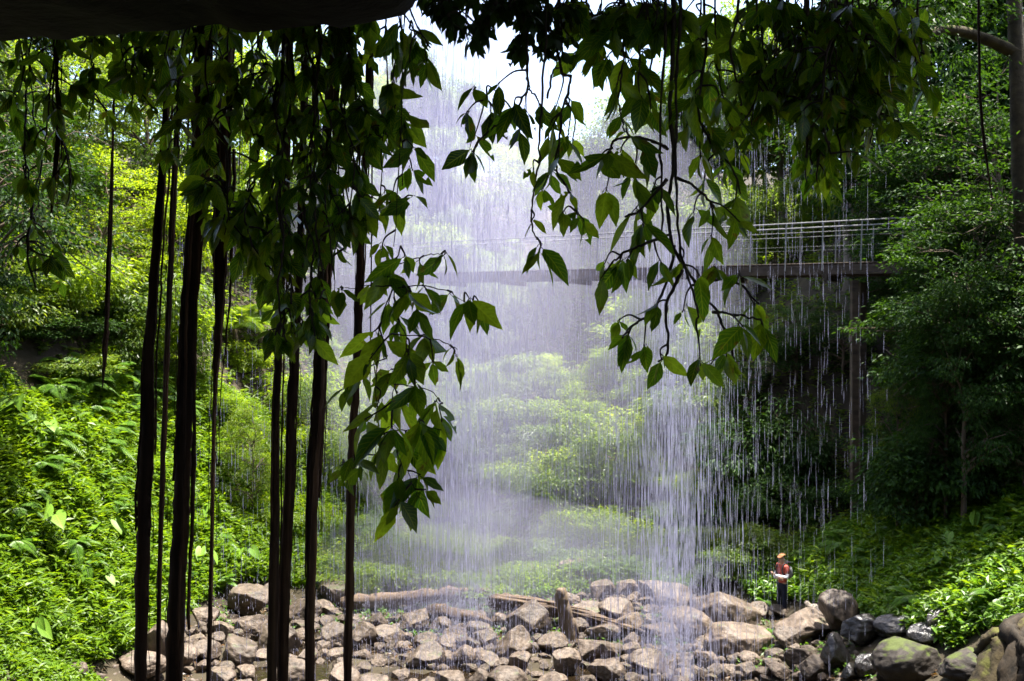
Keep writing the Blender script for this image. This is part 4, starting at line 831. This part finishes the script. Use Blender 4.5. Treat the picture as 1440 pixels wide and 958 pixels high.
skin('sleeve', [(-.22,-.005,1.24),(-.255,-.04,1.11),(-.06,-.23,1.10),(.03,-.255,1.10)], [(0,1),(1,2),(2,3)], [.052,.052,.044,.042], WH, per)
skin('trousers', [(0,0,.97),(0,0,.88),(.095,0,.80),(.10,-.01,.48),(.10,.015,.10),(-.095,0,.80),(-.11,-.02,.48),(-.12,.015,.10)], [(0,1),(1,2),(2,3),(3,4),(1,5),(5,6),(6,7)], [(.155,.12),(.15,.12),.10,.075,.066,.10,.075,.066], TR, per)
for x in (.105, -.13): skin('shoe', [(x,.05,.05),(x,-.06,.05),(x*1.06,-.17,.04)], [(0,1),(1,2)], [.055,.05,.042], SHO, per)
skin('cap', [(0,.01,1.66),(0,0,1.74),(0,-.10,1.685),(0,-.17,1.675)], [(0,1),(0,2),(2,3)], [(.105,.105),(.075,.075),(.08,.02),(.06,.012)], CP, per)
skin('hair', [(0,.05,1.63),(0,.055,1.55)], [(0,1)], [(.085,.05),(.06,.035)], plain('brown_hair', (.06,.035,.02)), per)
g = Geo()
for x in (-.032, .032): g.add(*tube(np.array([(x,-.088,1.638),(x,-.097,1.638)]), .010, 6))
g.build('eyes', plain('eye_dark', (.02,.015,.01), .2), per)
g = Geo(); g.add(*tube(np.array([(-.025,-.092,1.568),(0,-.10,1.566),(.025,-.092,1.568)]), .006, 6)); g.build('mouth', plain('lips', (.35,.12,.10)), per)
bk = empty('backpack', (feet[0], feet[1], feet[2]+.06), R(-66)); tag(bk, 'grey hiking backpack with dark lid on the back of the person', 'backpack'); bk.scale = (.96,)*3
skin('pack_body', [(0,.22,1.00),(0,.24,1.20),(0,.23,1.42)], [(0,1),(1,2)], [(.16,.09),(.17,.10),(.15,.085)], BP, bk)
skin('lid', [(0,.22,1.47),(0,.22,1.54)], [(0,1)], [(.15,.10),(.12,.07)], BPD, bk)
skin('front_pocket', [(0,.33,1.05),(0,.335,1.2)], [(0,1)], [(.11,.04),(.10,.035)], BPD, bk)
for x in (.12, -.12):
    g = Geo(); g.add(*tube(smooth_path([(x,.14,1.40),(x,.02,1.515),(x,-.11,1.38),(x*1.2,-.09,1.2),(x*1.3,.12,1.08)], 5), .020, 6)); g.build('shoulder_strap', BPD, bk)

# ------------------------------------------------------------------ falling water
def drop_mat(name, c, tr=.5):
    m, nt, out = new_mat(name); L = nt.links.new
    p = N(nt, 'ShaderNodeBsdfPrincipled', i_Roughness=.25); p.inputs['Base Color'].default_value = (*c, 1); p.inputs['Specular IOR Level'].default_value = .6
    t = N(nt, 'ShaderNodeBsdfTranslucent'); t.inputs[0].default_value = (*c, 1)
    mx = N(nt, 'ShaderNodeMixShader'); mx.inputs[0].default_value = tr; L(p.outputs[0], mx.inputs[1]); L(t.outputs[0], mx.inputs[2]); L(mx.outputs[0], out.inputs[0]); return m
WB = drop_mat('bright_water', (.76,.76,.90))
WM = drop_mat('white_water', (.52,.51,.70))
def strands(P, Ln, Wd, rs):
    """vertical water filaments: pointed above, blunter below, round in section"""
    n = len(P); prof = [(0, .10), (.35, .7), (.8, 1.0), (1.0, .25)]; a = np.array([0, 2.094, 4.189]); V = []
    lean = rs.normal(0, .006, (n, 2))
    for t, w in prof:
        c = P.copy(); c[:, 2] -= t*Ln; c[:, :2] += lean*(t*Ln)[:, None]
        for q in a: V.append(c+np.stack([np.cos(q)*Wd*w*.5, np.sin(q)*Wd*w*.5, 0*Wd], -1))
    V = np.stack(V, 1).reshape(-1, 3); q = np.array([[r*3+j, r*3+(j+1) % 3, r*3+3+(j+1) % 3, r*3+3+j] for r in range(3) for j in range(3)])
    return V, (np.arange(n)[:, None, None]*12+q[None]).reshape(-1, 4)
def fall(name, label, n, pxs, zr, yr, ln, wd, seed, threads=None, mat=None, pw=1.0):
    rs = np.random.default_rng(seed); px = pxs(rs, n); Y = rs.uniform(*yr, n)
    if threads:      # gather filaments into threads that share a line of fall
        tp = pxs(rs, threads); ty = rs.uniform(*yr, threads); k = rs.integers(0, threads, n); px = tp[k]+rs.normal(0, 1.6, n); Y = ty[k]
    X = (px-720)/F*Y; lo = np.maximum(hgt(X, Y), .1); z = lo+(zr[1]-lo)*rs.random(n)**pw
    Ln = rs.uniform(*ln, n)*(.5+.5*rs.random(n)); Ln = np.minimum(Ln, z-lo+.05); Wd = rs.uniform(*wd, n)
    V, Fc = strands(np.stack([X, Y, z], -1), Ln, Wd, rs)
    tag(link(name, mesh_np(name, V, Fc, mat or WM)), label, 'falling water', kind='stuff')
fall('waterfall', 'main lavender veil of fine falling water in the centre left', 9500, lambda r, n: r.normal(625, 52, n), (0, 22), (24, 29), (.3, 1.5), (.004, .010), 1)
fall('waterfall', 'wide thin veil of falling water across the middle of the gully', 13000, lambda r, n: np.where(r.random(n) < .6, r.normal(720, 130, n), r.uniform(430, 1010, n)), (0, 20), (19, 27), (.25, 1.1), (.004, .009), 2)
fall('waterfall', 'brightest narrow stream of heavy white drops, left of the standing person', 5200, lambda r, n: np.where(r.random(n)<.42, r.normal(943, 20, n), r.normal(945, 52, n)), (0, 11), (18.5, 23.5), (.25, 1.3), (.005, .013), 3, 800, WB, 1.7)
fall('waterfall', 'broken white streaks falling onto the rocks left of the stump, inside the main veil', 2600, lambda r, n: np.where(r.random(n)<.5, r.normal(655, 22, n), r.normal(640, 60, n)), (0, 10), (20, 25), (.2, 1.2), (.004, .011), 6, 700, WB, 1.4)
fall('falling_drops', 'scattered bright drops falling before the shaded right half', 1900, lambda r, n: np.minimum(r.uniform(960, 1250, n), r.uniform(960, 1300, n)), (0, 18), (15, 24), (.2, .9), (.0025, .006), 4, 900, WB)
fall('falling_drops', 'scattered bright drops falling behind and between the hanging roots', 2400, lambda r, n: r.uniform(250, 620, n), (0, 18), (14, 22), (.12, .6), (.003, .008), 5, 900)

rs = np.random.default_rng(31); n = 8500; px = np.where(rs.random(n) < .45, rs.normal(640, 60, n), np.where(rs.random(n) < .5, rs.normal(945, 35, n), rs.uniform(300, 1050, n))); Y = rs.uniform(20.5, 26, n); X = (px-720)/F*Y
z = hgt(X, Y)+.1+rs.exponential(.28, n); V, Fc = strands(np.stack([X, Y, z], -1), rs.uniform(.03, .12, n), rs.uniform(.006, .016, n), rs)
tag(link('splash', mesh_np('splash', V, Fc, WB)), 'white splashing droplets bouncing off the boulders under the falls', 'splash', kind='stuff')

# ------------------------------------------------------------------ spray (closed volumes of even density)
def mist(name, label, c, rad, dens, seed):
    bm = bmesh.new(); bmesh.ops.create_icosphere(bm, subdivisions=4, radius=1)
    for v in bm.verts:
        q = v.co.copy(); k = 1+.12*mnoise.fractal(q*1.2+Vector((seed*7, 0, 0)), 1, 2, 3); v.co = Vector((q.x*rad[0]*k, q.y*rad[1]*k, q.z*rad[2]*k))
    me = bpy.data.meshes.new(name); bm.to_mesh(me); bm.free(); o = link(name, me); o.location = c
    m, nt, out = new_mat(name+'_air'); p = N(nt, 'ShaderNodeVolumePrincipled'); p.inputs['Color'].default_value = (.79,.78,1,1); p.inputs['Density'].default_value = dens; p.inputs['Anisotropy'].default_value = .3
    nt.links.new(p.outputs[0], out.inputs['Volume']); me.materials.append(m); tag(o, label, 'mist', kind='stuff'); return o
mist('spray_mist', 'lavender column of spray around the main veil', at(630, 330, 31), (4.6, 5.0, 12.5), .030, 1)
mist('spray_mist', 'broad bank of drifting spray over the middle of the gully', at(720, 450, 35), (9.5, 8, 10.5), .016, 2)
mist('spray_mist', 'low bright spray where the water hits the boulders', at(690, 820, 27), (6, 3.5, 3.0), .055, 3)

for px, py, H in [(1030,815,1.3),(1055,800,1.5),(1000,812,1.2),(1080,790,1.4),(1010,790,1.6)]:
    p = hit(px, py); tree('shrub_mid', p[0], p[1], H, 'bush on the shore behind the big boulders, left of the standing person', 'bush', 'bushes left of the person', 'shrub', .9)
for px, py in [(110,535),(90,520),(125,545),(75,550)]:
    p = hit(px, py); o = empty('fern', (p[0], p[1], p[2]), rng.uniform(0, 6)); tag(o, 'light green fern with arching feathery fronds on the upper left bank', 'fern', 'ferns of the left bank'); a, b = FERN[0]; link('fronds', a, o); link('stalks', b, o)
# ------------------------------------------------------------------ light, sky, camera
EL, AZ = 76, 66     # sun: high, from the right
sun = bpy.data.lights.new('sun', 'SUN'); sun.energy = 4.3; sun.angle = R(.5); sun.color = (1, .95, .86)
so = bpy.data.objects.new('sun', sun); C.objects.link(so)
d = Vector((math.sin(R(AZ))*math.cos(R(EL)), math.cos(R(AZ))*math.cos(R(EL)), math.sin(R(EL))))
so.rotation_euler = d.to_track_quat('Z', 'Y').to_euler(); so.location = d*60
w = bpy.data.worlds.new('World'); sc.world = w; w.use_nodes = True; nt = w.node_tree
bg = nt.nodes['Background']; bg.inputs[1].default_value = .11
sky = nt.nodes.new('ShaderNodeTexSky'); sky.sky_type = 'NISHITA'; sky.sun_disc = False; sky.sun_elevation = R(EL); sky.sun_rotation = R(AZ); sky.air_density = 1.0; sky.dust_density = 3.0
nt.links.new(sky.outputs[0], bg.inputs[0])
cam = bpy.data.cameras.new('camera'); co = bpy.data.objects.new('camera', cam); C.objects.link(co)
cam.sensor_width = 36; cam.lens = F*36/1440; cam.clip_start = .1; cam.clip_end = 1000
co.location = (0, 0, CAMZ); co.rotation_euler = (R(90), 0, 0); sc.camera = co
cam.dof.use_dof = True; cam.dof.focus_distance = 4.5; cam.dof.aperture_fstop = 6.3
vs = sc.view_settings; vs.view_transform = 'Standard'; vs.look = 'None'; vs.gamma = 1; vs.use_curve_mapping = False; vs.exposure = 2.4
cy = sc.cycles; cy.max_bounces = 6; cy.diffuse_bounces = 4; cy.glossy_bounces = 2; cy.transmission_bounces = 4; cy.volume_bounces = 1; cy.transparent_max_bounces = 4
cy.caustics_reflective = False; cy.caustics_refractive = False; cy.sample_clamp_indirect = 6
cy.use_denoising = True; cy.denoiser = 'OPENIMAGEDENOISE'
